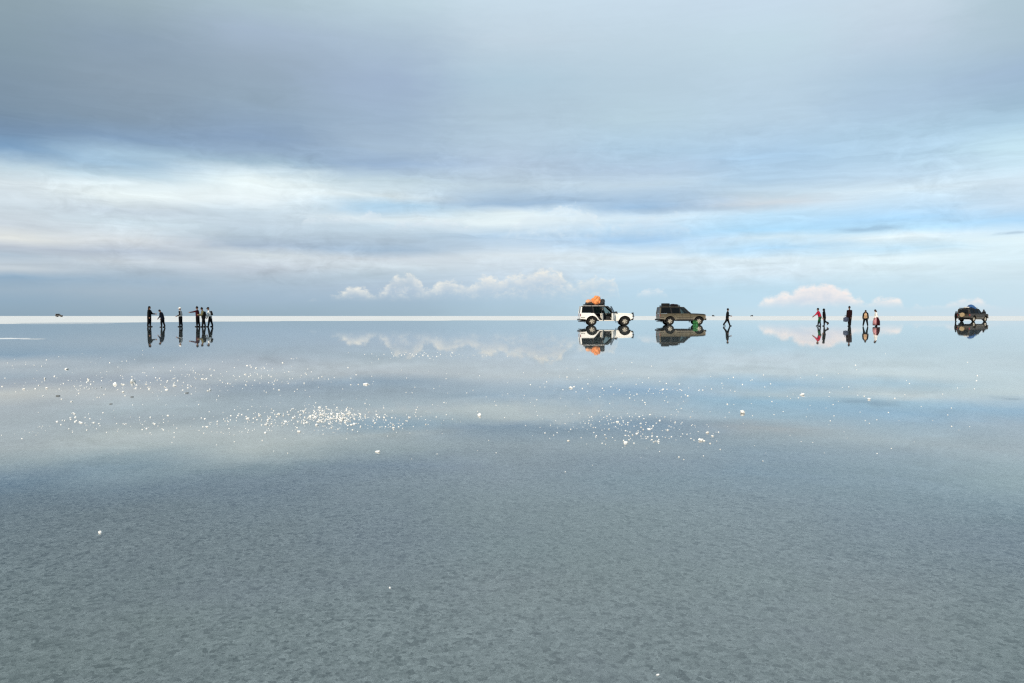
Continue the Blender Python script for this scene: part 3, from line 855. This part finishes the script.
# green crate by the front wheel
pc = ground_point(695.5, 325.9)
cr = empty('plastic_crate', (pc.x, pc.y, DEP), R(20)); cr.scale = (0.72, 0.8, 1.0); tag(cr, 'green plastic crate standing in the water by the olive vehicle front wheel', 'crate')
bm = bmesh.new()
W, D_, H_ = 0.21, 0.15, 0.46
for z in (0.0, 0.13, 0.26, 0.40):
    h = 0.06 if z != 0.40 else 0.06
    for s in (1, -1):
        box(bm, -W, W, s * D_, s * (D_ + 0.016), z, z + h); box(bm, s * (W + 0.001), s * (W + 0.017), -D_, D_, z, z + h)
for sx in (-1, 0, 1):
    for s in (1, -1):
        box(bm, sx * W - 0.022, sx * W + 0.022, s * (D_ + 0.003), s * (D_ + 0.021), 0.005, H_ - 0.005)
build('side_panel', bm, GREEN, cr)
bm = bmesh.new(); box(bm, -W, W, -D_, D_, 0.01, 0.03); build('base', bm, GREEN, cr)

# dark vehicle at the far right, seen from behind and the side
p_dk = ground_point(973.6, 321.75)
DYAW = R(29)
dk_loc = Vector((p_dk.x, p_dk.y, DEP)) - Matrix.Rotation(DYAW, 4, 'Z') @ Vector((0, -0.9, 0))
dark = make_suv('dark_off_road_vehicle', 'dark brown off-road vehicle at the far right, blue bundle on top', 'off-road vehicle',
                DARK_PAINT, dk_loc, DYAW, 1.05, rack=(-0.75, 1.05), bull_bar=False)
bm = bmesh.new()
rod(bm, (-1.02, 0.12, 0.98), (-1.25, 0.12, 0.98), 0.33, 0.30, 28)  # tan disc added to stand for the sun-lit rear face
build('rear_sunlit_disc', bm, cloth('sunlit_tan', (0.36, 0.27, 0.16)), dark, bevel=0.03)
def on_dark(x, y, z):
    v = Matrix.Rotation(DYAW, 4, 'Z') @ Vector((x, y, z)) * 1.05; return dk_loc + v
bundle('luggage_bundle', 'blue tarpaulin bundle on the roof of the dark vehicle at the far right', 'luggage',
       on_dark(0.55, -0.1, 1.91), DYAW, [((0, 0, 0.18), 0.42, (1.3, 1.3, 0.6)), ((0.25, 0.1, 0.26), 0.38, (1.0, 1.2, 0.75)), ((0.05, -0.55, -0.05), 0.3, (1.2, 0.6, 0.9))], BLUE, False)
bundle('luggage_bundle', 'white sack at the rear of the dark vehicle roof rack', 'luggage',
       on_dark(-0.3, 0.0, 1.91), DYAW, [((0, 0, 0.12), 0.3, (1.2, 1.3, 0.45))], PALECLOTH, False)

# three specks on the horizon
base = make_suv('far_vehicle', 'tmp', 'vehicle', BLACK_PAINT, (0, 0, 0), 0, bull_bar=False)
fmesh = flatten(base)
for px, py, rz, lab in ((59, 317.0, 0.1, 'tiny dark vehicle on the white horizon left of all the people'),
                        (713.5, 316.42, 0.5, 'dark speck of a vehicle on the horizon just left of the lone walker'),
                        (753, 316.42, 2.6, 'dark speck of a vehicle on the horizon right of the lone walker')):
    p = ground_point(px, py)
    o = bpy.data.objects.new('distant_vehicle', fmesh); COL.objects.link(o)
    o.location = (p.x - 1.4, p.y, 0.012); o.rotation_euler = (0, 0, rz); o.scale = (1.15, 1.15, 1.4)
    tag(o, lab, 'vehicle', 'vehicles far off on the horizon')

# ------------------------------------------------------------------ people
def rx(a): return Vector((math.sin(a), 0, -math.cos(a)))
def make_person(label, px, feet_y, head_y, face, lean=3, nod=0, legs=((4, 4), (-4, 4)), arms=((8, 10, 6), (-4, 10, 6)),
                jacket=C_BLACK, trousers=C_BLACK, head=('hair', HAIR), bulk=1.0, sleeve=None, skirt=None, backpack=None, shawl=None,
                H=None, dy=0.0, dx=0.0, hood=False, splay=0.0, boots=BOOT, legw=1.22, shin=None):
    g = ground_point(px, feet_y)
    if H is None: H = (feet_y - head_y) * math.hypot(g.y, 0) / F
    root = empty('person', (g.x + dx, g.y + dy, DEP), R(face))
    tag(root, label, 'person', 'people standing and walking on the flooded salt')
    lean, nod = R(lean), R(nod)
    th, sh_, an = 0.245 * H, 0.225 * H, 0.045 * H
    L = [(R(a), R(k)) for a, k in legs]
    hz = max(th * math.cos(a) + sh_ * math.cos(a - k) for a, k in L) + an
    pel = Vector((0, 0, hz))
    u = Vector((math.sin(lean), 0, math.cos(lean)))
    neck = pel + u * 0.315 * H
    hd = Vector((math.sin(lean * 0.7 + nod), 0, math.cos(lean * 0.7 + nod)))
    hf = Vector((hd.z, 0, -hd.x))
    hc = neck + u * 0.035 * H + hd * 0.085 * H
    lat = Vector((0, 1, 0))
    hips = [pel + lat * s * 0.05 * H for s in (1, -1)]
    shs = [neck - u * 0.03 * H + lat * s * 0.10 * H for s in (1, -1)]
    J = []
    for (a, k), hp, s in zip(L, hips, (1, -1)):
        kn = hp + rx(a) * th + lat * s * splay * 0.5
        ank = kn + rx(a - k) * sh_ + lat * s * splay * 0.5
        J.append((hp, kn, ank, a - k))
    A = []
    for (a, b, e), sp_, s in zip(arms, shs, (1, -1)):
        a, b, e = R(a), R(b), R(e)
        d1 = (rx(a) * math.cos(b) + lat * s * math.sin(b)).normalized()
        d2 = (rx(a + e) * math.cos(b * 0.5) + lat * s * math.sin(b * 0.5)).normalized()
        el = sp_ + d1 * 0.17 * H; wr = el + d2 * 0.145 * H
        A.append((sp_, el, wr, d2, s))
    # --- the body, one continuous skin
    bm = bmesh.new()
    ball(bm, hc + hd * 0.012 * H, 0.058 * H, 3, (1.0, 0.80, 1.12), Matrix.Rotation(lean * 0.7 + nod, 4, 'Y'))
    ball(bm, hc - hd * 0.028 * H + hf * 0.012 * H, 0.042 * H, 2, (0.95, 0.85, 1.0))
    ns = hc - hd * 0.006 * H + hf * 0.060 * H
    capsule(bm, ns + hd * 0.014 * H - hf * 0.006 * H, 0.006 * H, ns - hd * 0.008 * H + hf * 0.004 * H, 0.0085 * H)
    for s in (1, -1):
        ball(bm, hc + lat * s * 0.048 * H, 0.015 * H, 2, (0.75, 0.45, 1.1))
    capsule(bm, neck - u * 0.02 * H, 0.036 * H, hc - hd * 0.03 * H, 0.032 * H)
    for s in (1, -1):
        capsule(bm, pel + lat * s * 0.04 * H, 0.058 * H, neck - u * 0.085 * H + lat * s * 0.045 * H, 0.056 * H)
    capsule(bm, shs[0], 0.033 * H, shs[1], 0.033 * H)
    for hp, kn, ank, ang in J:
        capsule(bm, hp, 0.052 * H, kn, 0.033 * H); capsule(bm, kn, 0.033 * H, ank, 0.021 * H)
        capsule(bm, ank, 0.022 * H, ank + Vector((0.085 * H, 0, -0.022 * H)), 0.017 * H)
    for sp_, el, wr, d2, s in A:
        capsule(bm, sp_, 0.030 * H, el, 0.024 * H); capsule(bm, el, 0.024 * H, wr, 0.016 * H)
        side = d2.cross(lat).normalized()            # palm width direction, thumb side forward
        if side.x < 0: side = -side
        nrm = d2.cross(side).normalized()
        if nrm.y * s > 0: nrm = -nrm                 # palm faces the body
        for k in (-1.5, -0.5, 0.5, 1.5):
            b0 = wr + side * k * 0.008 * H; b1 = wr + d2 * 0.052 * H + side * k * 0.0122 * H
            capsule(bm, b0, 0.0085 * H, b1, 0.0075 * H)
            fl = (0.040, 0.046, 0.048, 0.043)[int(k + 1.5)] * H
            spd = (d2 + side * k * 0.07).normalized()
            m1 = b1 + (spd + nrm * 0.25).normalized() * fl * 0.5
            m2 = m1 + (spd + nrm * 0.75).normalized() * fl * 0.5
            capsule(bm, b1, 0.0050 * H, m1, 0.0047 * H); capsule(bm, m1, 0.0047 * H, m2, 0.0040 * H)
        t0 = wr + d2 * 0.012 * H + side * 0.012 * H
        t1 = t0 + (d2 * 0.7 + side * 0.75).normalized() * 0.030 * H
        t2 = t1 + (d2 * 0.95 + side * 0.25 + nrm * 0.2).normalized() * 0.026 * H
        capsule(bm, t0, 0.0075 * H, t1, 0.0056 * H); capsule(bm, t1, 0.0056 * H, t2, 0.0048 * H)
    body = remeshed('body', bm, 0.0075, [SKIN, EYE, LIP], root, 2)
    eyes = [hc + hd * 0.008 * H + hf * 0.052 * H + lat * s * 0.019 * H for s in (1, -1)]
    mouth = hc - hd * 0.030 * H + hf * 0.050 * H
    for p in body.data.polygons:
        c = p.center
        if any((c - e).length < 0.0075 * H for e in eyes): p.material_index = 1
        else:
            d = c - mouth
            if abs(d.dot(hd)) < 0.005 * H and abs(d.y) < 0.014 * H and abs(d.dot(hf)) < 0.02 * H: p.material_index = 2
    # --- clothes
    B = bulk
    bm = bmesh.new()
    for s in (1, -1):
        capsule(bm, pel - u * 0.035 * H + lat * s * 0.042 * H, 0.070 * H * B, neck - u * 0.10 * H + lat * s * 0.045 * H, 0.069 * H * B)
    capsule(bm, shs[0], 0.044 * H * B, shs[1], 0.044 * H * B)
    capsule(bm, neck - u * 0.03 * H, 0.052 * H * B, neck + u * 0.012 * H, 0.043 * H)
    def sleeves(bm):
        for sp_, el, wr, d2, s in A:
            capsule(bm, sp_, 0.042 * H * B, el, 0.034 * H * B); capsule(bm, el, 0.034 * H * B, wr - d2 * 0.008 * H, 0.026 * H * B)
    if sleeve is None: sleeves(bm)
    jk = remeshed('jacket', bm, 0.016, jacket, root, 3)
    if sleeve is not None:
        for i in (0, 1):
            bm = bmesh.new()
            sp_, el, wr, d2, s = A[i]
            capsule(bm, sp_, 0.045 * H * B, el, 0.037 * H * B); capsule(bm, el, 0.037 * H * B, wr - d2 * 0.008 * H, 0.028 * H * B)
            remeshed('sleeve', bm, 0.014, sleeve, root, 2)
    bm = bmesh.new()
    capsule(bm, hips[0], 0.066 * H, hips[1], 0.066 * H)
    for hp, kn, ank, ang in J:
        capsule(bm, hp, 0.063 * H * legw, kn, 0.044 * H * legw)
        if shin is None: capsule(bm, kn, 0.044 * H * legw, ank + Vector((0, 0, 0.03 * H)), 0.034 * H * legw)
    remeshed('trousers', bm, 0.016, trousers, root, 3)
    if shin is not None:
        for hp, kn, ank, ang in J:
            bm = bmesh.new()
            capsule(bm, kn, 0.045 * H, ank + Vector((0, 0, 0.03 * H)), 0.036 * H)
            remeshed('trouser_leg', bm, 0.014, shin, root, 2)
    for hp, kn, ank, ang in J:
        bm = bmesh.new()
        heel = ank + Vector((-0.014 * H, 0, -0.022 * H)); toe = ank + Vector((0.100 * H, 0, -0.026 * H))
        if ang < R(-35):                                # toe-off: heel lifted
            toe = ank + Vector((0.06 * H, 0, -0.085 * H)); heel = ank + Vector((-0.022 * H, 0, -0.01 * H))
        capsule(bm, heel, 0.024 * H, toe, 0.021 * H); capsule(bm, ank, 0.030 * H, ank + (kn - ank).normalized() * 0.085 * H, 0.035 * H)
        capsule(bm, ank, 0.030 * H, toe, 0.021 * H)
        remeshed('boot', bm, 0.012, boots, root, 2)
    kind, hm = head
    bm = bmesh.new()
    rotm = Matrix.Rotation(lean * 0.7 + nod, 4, 'Y')
    if kind == 'hair':
        ball(bm, hc + hd * 0.022 * H - hf * 0.010 * H, 0.063 * H, 3, (1.0, 0.86, 1.02), rotm)
        ball(bm, hc - hd * 0.010 * H - hf * 0.030 * H, 0.042 * H, 2, (0.8, 1.0, 1.1), rotm)
    elif kind == 'long_hair':
        ball(bm, hc + hd * 0.022 * H - hf * 0.010 * H, 0.064 * H, 3, (1.0, 0.88, 1.02), rotm)
        capsule(bm, hc - hf * 0.030 * H, 0.046 * H, hc - hd * 0.10 * H - hf * 0.045 * H, 0.030 * H)
    elif kind == 'beanie':
        ball(bm, hc + hd * 0.034 * H - hf * 0.004 * H, 0.064 * H, 3, (1.0, 0.88, 0.95), rotm)
        ball(bm, hc + hd * 0.100 * H, 0.018 * H, 2)
    elif kind == 'cap':
        ball(bm, hc + hd * 0.032 * H - hf * 0.004 * H, 0.063 * H, 3, (1.0, 0.86, 0.85), rotm)
        capsule(bm, hc + hd * 0.026 * H + hf * 0.05 * H, 0.014 * H, hc + hd * 0.018 * H + hf * 0.098 * H, 0.010 * H)
        for s in (1, -1): capsule(bm, hc + hd * 0.026 * H + hf * 0.05 * H + lat * s * 0.022 * H, 0.012 * H, hc + hd * 0.018 * H + hf * 0.088 * H + lat * s * 0.016 * H, 0.010 * H)
    elif kind == 'hat':
        ball(bm, hc + hd * 0.040 * H, 0.060 * H, 3, (1.0, 0.88, 0.9), rotm)
        ball(bm, hc + hd * 0.026 * H, 0.098 * H, 3, (1.0, 0.92, 0.14), rotm)
    elif kind == 'hood':
        ball(bm, hc + hd * 0.016 * H - hf * 0.014 * H, 0.072 * H, 3, (1.0, 0.95, 1.08), rotm)
        capsule(bm, hc - hf * 0.02 * H, 0.055 * H, neck - hf * 0.01 * H, 0.06 * H)
    remeshed('hair' if 'hair' in kind else kind, bm, 0.011, hm, root, 2)
    if skirt is not None:
        bm = bmesh.new()
        prof = [(0.085, hz + 0.05 * H), (0.135, hz - 0.06 * H), (0.185, hz - 0.20 * H), (0.195, 0.06 * H), (0.187, 0.06 * H), (0.175, hz - 0.20 * H), (0.125, hz - 0.06 * H), (0.075, hz + 0.05 * H)]
        n = 40; rings = []
        for i in range(n):
            a = 2 * math.pi * i / n
            pleat = 1 + 0.07 * math.sin(a * 9)
            rings.append([bm.verts.new((r * H * math.cos(a) * (pleat if z < hz else 1), r * H * math.sin(a) * 0.92 * (pleat if z < hz else 1), z)) for r, z in prof])
        for i in range(n):
            P, Q = rings[i], rings[(i + 1) % n]
            for k in range(len(prof)):
                bm.faces.new((P[k], P[(k + 1) % len(prof)], Q[(k + 1) % len(prof)], Q[k]))
        build('skirt', bm, skirt, root, smooth=True)
        bm = bmesh.new(); rows = []
        for i in range(13):
            a = R(-10 + 75 * i / 12)
            rows.append([bm.verts.new((r * H * math.cos(a), r * H * math.sin(a) * 0.95, z)) for r, z in
                         ((0.110, hz + 0.05 * H), (0.158, hz - 0.06 * H), (0.214, hz - 0.20 * H), (0.222, 0.11 * H), (0.216, 0.11 * H), (0.208, hz - 0.20 * H), (0.152, hz - 0.06 * H), (0.104, hz + 0.05 * H))])
        for P, Q in zip(rows, rows[1:]):
            for k in range(8): bm.faces.new((P[k], P[(k + 1) % 8], Q[(k + 1) % 8], Q[k]))
        bm.faces.new(rows[0]); bm.faces.new(list(reversed(rows[-1])))
        build('apron', bm, C_PINK, root, smooth=True)
    if backpack is not None:
        bm = bmesh.new()
        bk = Vector((-u.z, 0, u.x))
        c = neck - u * 0.13 * H + bk * 0.105 * H
        capsule(bm, c - u * 0.075 * H, 0.055 * H, c + u * 0.065 * H, 0.05 * H)
        for s in (1, -1): capsule(bm, c - u * 0.075 * H + lat * s * 0.045 * H, 0.052 * H, c + u * 0.06 * H + lat * s * 0.04 * H, 0.045 * H)
        for s in (1, -1):
            capsule(bm, c + u * 0.08 * H + lat * s * 0.05 * H, 0.012 * H, shs[0 if s > 0 else 1] + u * 0.045 * H - lat * s * 0.03 * H, 0.012 * H)
        remeshed('backpack', bm, 0.015, backpack, root, 2)
    if shawl is not None:
        bm = bmesh.new()
        bk = Vector((-u.z, 0, u.x))
        for s in (1, -1):
            capsule(bm, neck + bk * 0.03 * H + lat * s * 0.05 * H, 0.06 * H, pel + u * 0.02 * H + bk * 0.055 * H + lat * s * 0.075 * H, 0.065 * H)
            capsule(bm, neck + lat * s * 0.07 * H, 0.05 * H, pel + u * 0.05 * H + lat * s * 0.135 * H, 0.045 * H)
        remeshed('cape', bm, 0.016, shawl, root, 3)
    return root, H

stand = ((3, 3), (-5, 4)); apart = ((8, 2), (-9, 3))
# left-hand group, left to right
make_person('person in black at the left end of the left group, forearm held out', 149.4, 326.8, 306.6, 0, 2, 4, ((5, 6), (-5, 3)), ((30, 4, 56), (4, 6, 10)), C_BLACK, C_BLACK, ('long_hair', HAIR), 1.12)
make_person('stooping person in navy with bowed head, second from the left in the left group', 162.6, 327.2, 309.2, 180, 14, 38, ((10, 14), (-8, 8)), ((4, 4, 34), (0, 4, 30)), C_NAVY, C_BLACK, ('hair', HAIR), 1.22)
make_person('person in white hat and pale grey top, alone in the middle of the left group', 180.6, 326.8, 307.6, 180, 2, 6, stand, ((-6, 4, 70), (-10, 4, 30)), C_GREY, C_BLACK, ('cap', C_WHITE), 0.95, sleeve=C_CHAR)
make_person('person in maroon jacket reaching an arm out to the left, left group', 197.8, 326.8, 307.0, 180, 3, 4, ((4, 5), (-6, 4)), ((76, 3, 6), (0, 4, 12)), C_MAROON, C_BLACK, ('beanie', C_CHAR), 1.1)
make_person('bulky person in black with khaki sleeves, beside the white-topped person', 203.6, 326.9, 307.8, 205, 8, 10, apart, ((16, 14, 80), (10, 14, 80)), C_BLACK, C_BLACK, ('beanie', C_BLACK), 1.45, sleeve=C_KHAKI, splay=0.12, backpack=C_BLACK)
make_person('person in white top with black cap and dark backpack, right end of left group', 210.4, 326.8, 307.2, 195, 12, 8, ((12, 4), (-10, 2)), ((22, 8, 10), (14, 6, 10)), C_WHITE, C_BLACK, ('cap', C_BLACK), 1.05, backpack=C_CHAR, splay=0.09)
# the lone walker
make_person('person in black striding to the right beyond the olive vehicle', 727.2, 326.0, 308.2, 0, 4, 4, ((20, 2), (-22, 12)), ((16, 4, 60), (-14, 6, 30)), C_BLACK, C_BLACK, ('hair', HAIR), 1.05)
# right-hand group
make_person('person in crimson jacket leaning left with an arm stretched out', 819.8, 326.2, 308.0, 180, 18, -4, ((22, 12), (-6, 4)), ((50, 4, 8), (36, 4, 14)), C_RED, C_GREEN, ('hair', HAIR), 1.05, shin=C_BLACK, splay=0.04)
make_person('person in black stepping with a bent leg behind the crimson jacket', 824.2, 326.1, 309.0, 180, 5, 6, ((4, 3), (-14, 46)), ((4, 4, 14), (-6, 4, 12)), C_BLACK, C_BLACK, ('hood', C_BLACK), 1.05)
r3, H3 = make_person('person in dark maroon puffer jacket and bobble hat carrying a slate blue bag', 849.4, 326.2, 306.8, 215, 3, 4, ((3, 3), (-3, 3)), ((4, 6, 6), (4, 6, 10)), C_DMAROON, C_BLACK, ('beanie', C_BLACK), 1.12)
make_person('stooped person in black cape over tan shirt, right group', 865.4, 326.3, 309.6, 245, 24, 24, ((10, 8), (-4, 8)), ((10, 12, 20), (10, 12, 20)), C_TAN, C_BLACK, ('long_hair', HAIR), 1.1, sleeve=C_BLACK, shawl=C_BLACK, splay=0.10)
make_person('person in white top and long dark red skirt, right end of right group', 876.4, 326.3, 309.6, 180, 8, 20, stand, ((14, 6, 14), (4, 6, 10)), C_WHITE, C_MAROON, ('long_hair', HAIR), 0.98, skirt=C_MAROON)
# by the dark vehicle
make_person('person in black standing behind the rear of the dark vehicle at the far right', 955.6, 321.75, 311.6, 0, 4, 8, ((1, 1), (-1, 1)), ((10, 6, 40), (0, 4, 30)), C_BLACK, C_BLACK, ('hood', C_BLACK), 1.3)
make_person('person in dark clothes beyond the hood of the dark vehicle at the far right', 984.0, 321.0, 309.8, 200, 6, 12, stand, ((10, 10, 40), (6, 10, 30)), C_CHAR, C_CHAR, ('hood', C_BLACK), 1.7)

# bags held or lying near
def at_person(root, x, y, z):
    return root.matrix_basis @ Vector((x, y, z)) if False else Matrix.Translation(root.location) @ Matrix.Rotation(root.rotation_euler[2], 4, 'Z') @ Vector((x, y, z))
pb = ground_point(845.6, 326.2)
bg_ = empty('hand_bag', (pb.x + 0.02, pb.y, 0.36), R(15)); bg_.scale = (1.15, 1.1, 1.35); tag(bg_, 'slate blue bag hanging from the hand of the person in the bobble hat', 'bag')
bm = bmesh.new()
lump(bm, (0, 0, 0.15), 0.2, 4.2, (1.0, 0.55, 0.80), 0.12)
box(bm, -0.17, 0.17, -0.08, 0.08, 0.02, 0.26)
remeshed('bag_body', bm, 0.015, C_SLATE, bg_, 3)
bm = bmesh.new(); tube(bm, [(-0.1, 0, 0.27), (-0.08, 0, 0.40), (0.08, 0, 0.40), (0.1, 0, 0.27)], 0.012, 6)
build('handle', bm, TRIM, bg_)

# ------------------------------------------------------------------ salt crumbs lying in the water
def crumb_mesh(seed):
    bm = bmesh.new()
    n = 1 if seed % 3 else 2
    for k in range(n):
        v0 = len(bm.verts)
        ball(bm, Vector((0, 0, 0)), 1.0, 1 if seed % 2 else 2)
        bm.verts.ensure_lookup_table()
        off = Vector((0.6 * k, 0.3 * k, -0.1 * k))
        for v in bm.verts[v0:]:
            d = v.co.normalized()
            q = 1 + 0.55 * noise.fractal(d * 1.8 + Vector((seed * 3.3 + k, seed, 0)), 0.9, 2.1, 4)
            # broken facets
            q = min(q, 0.92 / max(0.35, abs(d.dot(Vector((math.sin(seed), math.cos(seed), 0.4)).normalized()))))
            v.co = Vector((d.x * 1.1, d.y * 0.8, d.z * 0.58)) * q * (1.0 - 0.35 * k) + off
    me = bpy.data.meshes.new('salt_crumb')
    bm.to_mesh(me); bm.free(); me.materials.append(SALT)
    return me
CRUMBS = [crumb_mesh(i) for i in range(10)]
def px_size(y): return CAM_H / max(1e-3, (y - 316)) 
def put_crumb(px, py, size_px, label, group, cat='salt crumb', name='salt_crumb'):
    p = ground_point(px, py)
    r = 0.50 * size_px * math.hypot(p.x, p.y) / F
    o = bpy.data.objects.new(name, random.choice(CRUMBS)); COL.objects.link(o)
    k = random.uniform(0.8, 1.15)
    o.scale = (r * k, r * random.uniform(0.75, 1.1), r * random.uniform(0.8, 1.3))
    o.rotation_euler = (random.uniform(-0.3, 0.3), random.uniform(-0.3, 0.3), random.uniform(0, 6.28))
    o.location = (p.x, p.y, 0.25 * r)
    tag(o, label, cat, group)
    return o

named = [
 (742.5, 413, 6.0, 'large lone white salt lump above right of the right-hand crumb patch'),
 (701, 440.5, 5.6, 'white salt lump at the lower right edge of the right-hand crumb patch'),
 (626, 443, 5.0, 'white salt lump at the lower left edge of the right-hand crumb patch'),
 (479.5, 415.5, 5.4, 'squarish white salt lump alone between the two crumb patches'),
 (378, 452, 4.6, 'small upright white salt lump alone just below the dense crumb patch'),
 (133, 382, 5.2, 'largest white salt lump of the upper left scatter of crumbs'),
 (115, 384.5, 4.4, 'upright white salt lump next left of the largest one in the upper left scatter'),
 (365.5, 384.5, 4.0, 'lone white salt lump above the dense crumb patch'),
 (571, 388, 3.8, 'lone white salt lump below the white vehicle reflection'),
 (802, 395, 4.0, 'white salt lump alone on the right below the lone walker'),
 (869, 399.5, 3.6, 'pale lone salt lump far right, below the right group of people'),
 (100, 533, 4.2, 'flat white salt flake alone in the bare foreground at left'),
 (658, 675, 3.0, 'tiny white salt grain at the bottom edge of the foreground'),
 (390, 588, 2.6, 'tiny pale salt grain in the bare foreground left of centre'),
]
for x, y, s, lab in named: put_crumb(x, y, s, lab, None, 'salt lump', 'salt_lump')

clusters = [  # count, centre, spread, size range, label, group
 (96, (334, 417.5), (17, 5), (1.4, 3.2), 'white salt crumb in the dense patch of crumbs left of centre', 'salt crumbs in the dense patch'),
 (36, (280, 421), (23, 5.5), (1.4, 3.2), 'white salt crumb in the looser tail at the left of the dense patch', 'salt crumbs left of the dense patch'),
 (24, (394, 421), (24, 6), (1.4, 3.4), 'white salt crumb in the looser tail at the right of the dense patch', 'salt crumbs right of the dense patch'),
 (52, (648, 430), (34, 9), (1.4, 3.0), 'white salt crumb in the right-hand patch below the vehicles', 'salt crumbs in the right-hand patch'),
 (40, (110, 385), (62, 7), (1.4, 3.0), 'white salt crumb in the upper left scatter of crumbs', 'salt crumbs at upper left'),
 (24, (250, 377), (40, 7), (1.3, 2.4), 'small salt crumb in the far scatter above the dense patch', 'salt crumbs above the dense patch'),
]
count = 0
for n, (cx, cy), (sx, sy), (s0, s1), lab, grp in clusters:
    k = 0
    while k < n:
        x, y = random.gauss(cx, sx), random.gauss(cy, sy)
        if not (2 < x < 1020 and 345 < y < 470): continue
        k += 1; count += 1
        put_crumb(x, y, s0 + (s1 - s0) * random.random() ** 2.2, lab, grp)

def crumb_field():
    """the rest of the crumbs and the salt grit between them"""
    bm = bmesh.new()
    spec = [(240, (333, 417.5), (20, 5.5), (0.8, 2.0)), (24, (76, 420), (14, 4), (1.2, 2.4)), (18, (160, 425), (14, 4), (1.2, 2.4)), (80, (285, 420), (30, 7), (0.7, 1.5)), (60, (240, 424), (30, 9), (0.8, 2.2)),
            (70, (395, 420), (40, 9), (0.7, 1.6)), (110, (645, 429), (42, 10), (0.7, 1.7)), (60, (590, 424), (30, 7), (0.7, 1.5)),
            (110, (120, 385), (75, 9), (0.7, 1.6)), (110, (260, 376), (55, 8), (0.7, 1.5)), (70, (428, 355), (32, 1.6), (0.6, 1.3)),
            (60, (80, 425), (60, 8), (0.7, 1.6)), (70, (520, 385), (150, 12), (0.7, 1.6)), (60, (660, 392), (40, 6), (0.7, 1.9)),
            (70, (820, 400), (110, 22), (0.6, 1.5)), (90, (500, 410), (230, 30), (0.6, 1.5)), (60, (80, 372), (60, 10), (0.6, 1.2))]
    for n, (cx, cy), (sx, sy), (s0, s1) in spec:
        for k in range(n):
            x, y = random.gauss(cx, sx), random.gauss(cy, sy)
            if not (-20 < x < 1044 and 340 < y < 480): continue
            p = ground_point(x, y)
            r = 0.5 * (s0 + (s1 - s0) * random.random() ** 1.5) * math.hypot(p.x, p.y) / F
            m = Matrix.Translation((p.x, p.y, 0.15 * r)) @ Matrix.Rotation(random.uniform(0, 6.28), 4, 'Z') @ Matrix.Rotation(random.uniform(-0.4, 0.4), 4, 'X') @ Matrix.Diagonal((r * 1.1, r * random.uniform(0.6, 1), r * random.uniform(0.5, 1.0), 1))
            bmesh.ops.create_icosphere(bm, subdivisions=1, radius=1.0, matrix=m)
    for v in bm.verts:
        v.co *= 1.0
    o = build('salt_grit', bm, SALT)
    tag(o, 'fine white salt grit strewn between the larger crumbs', 'salt grit', None, 'stuff')
crumb_field()

# dark clods and the low white crust showing at the left edge
for x, y, s in ((187, 393, 3.0), (58, 396, 3.4), (111, 404, 2.4), (132, 397, 2.4)):
    lab = {187: 'dark mud clod right of the upper left salt crumbs', 58: 'dark mud clod near the left edge below the salt crumbs',
           111: 'lowest of the small dark mud clods in the upper left scatter', 132: 'small dark mud clod between the two larger clods at upper left'}[x]
    p = ground_point(x, y); r = 0.5 * s * math.hypot(p.x, p.y) / F
    bm = bmesh.new(); lump(bm, (0, 0, 0), r, x * 0.1, (1.2, 0.9, 0.4), 0.4, 2, 2)
    o = build('mud_clod', bm, MUD, smooth=True); o.location = (p.x, p.y, 0.1 * r)
    tag(o, lab, 'mud clod', 'dark mud clods in the water')

def salt_ridge(x0, x1, y, width_px, label, h=0.02, seed=1.0):
    a, b = ground_point(x0, y), ground_point(x1, y)
    w = abs(ground_point((x0 + x1) / 2, y - width_px / 2).y - ground_point((x0 + x1) / 2, y + width_px / 2).y)
    c = (a + b) / 2; L = (b - a).length
    bm = bmesh.new()
    nx, ny = 80, 12
    V = [[None] * (ny + 1) for _ in range(nx + 1)]
    for i in range(nx + 1):
        for j in range(ny + 1):
            u, v = i / nx * 2 - 1, j / ny * 2 - 1
            e = max(0.0, 1 - u * u) ** 0.5
            yy = v * w / 2 * (0.35 + 0.65 * e) * (1 + 0.3 * noise.noise(Vector((u * 6, seed, 0))))
            xx = u * L / 2
            n = noise.fractal(Vector((xx * 1.3, yy * 1.3, seed)), 1.0, 2.0, 4)
            z = h * (e * (1 - v * v) * 1.6 - 0.75 + 0.7 * n)
            V[i][j] = bm.verts.new((xx, yy, max(z, -0.014)))
    for i in range(nx):
        for j in range(ny):
            bm.faces.new((V[i][j], V[i + 1][j], V[i + 1][j + 1], V[i][j + 1]))
    o = build('salt_ridge', bm, SALT, smooth=True)
    o.location = (c.x, c.y, 0)
    tag(o, label, 'salt ridge')
salt_ridge(-30, 26, 338.6, 1.7, 'low white salt ridge breaking the water at the left edge below the far shore', 0.018, 2.0)
salt_ridge(-20, 118, 323.7, 0.55, 'long thin white salt streak in the water just below the far shore at left', 0.02, 8.0)
salt_ridge(20, 46, 339.0, 0.8, 'thin faint salt ridge continuing right of the low white one', 0.010, 5.0)

# ------------------------------------------------------------------ render settings
SC.render.engine = 'CYCLES'
SC.cycles.use_denoising = False
SC.cycles.max_bounces = 8; SC.cycles.transparent_max_bounces = 16
SC.cycles.sample_clamp_indirect = 4.0
SC.cycles.caustics_reflective = False; SC.cycles.caustics_refractive = False
SC.cycles.use_adaptive_sampling = False
SC.cycles.filter_width = 1.3
vs = SC.view_settings
vs.view_transform = 'Standard'; vs.look = 'None'; vs.exposure = 0.08; vs.gamma = 1.0; vs.use_curve_mapping = False
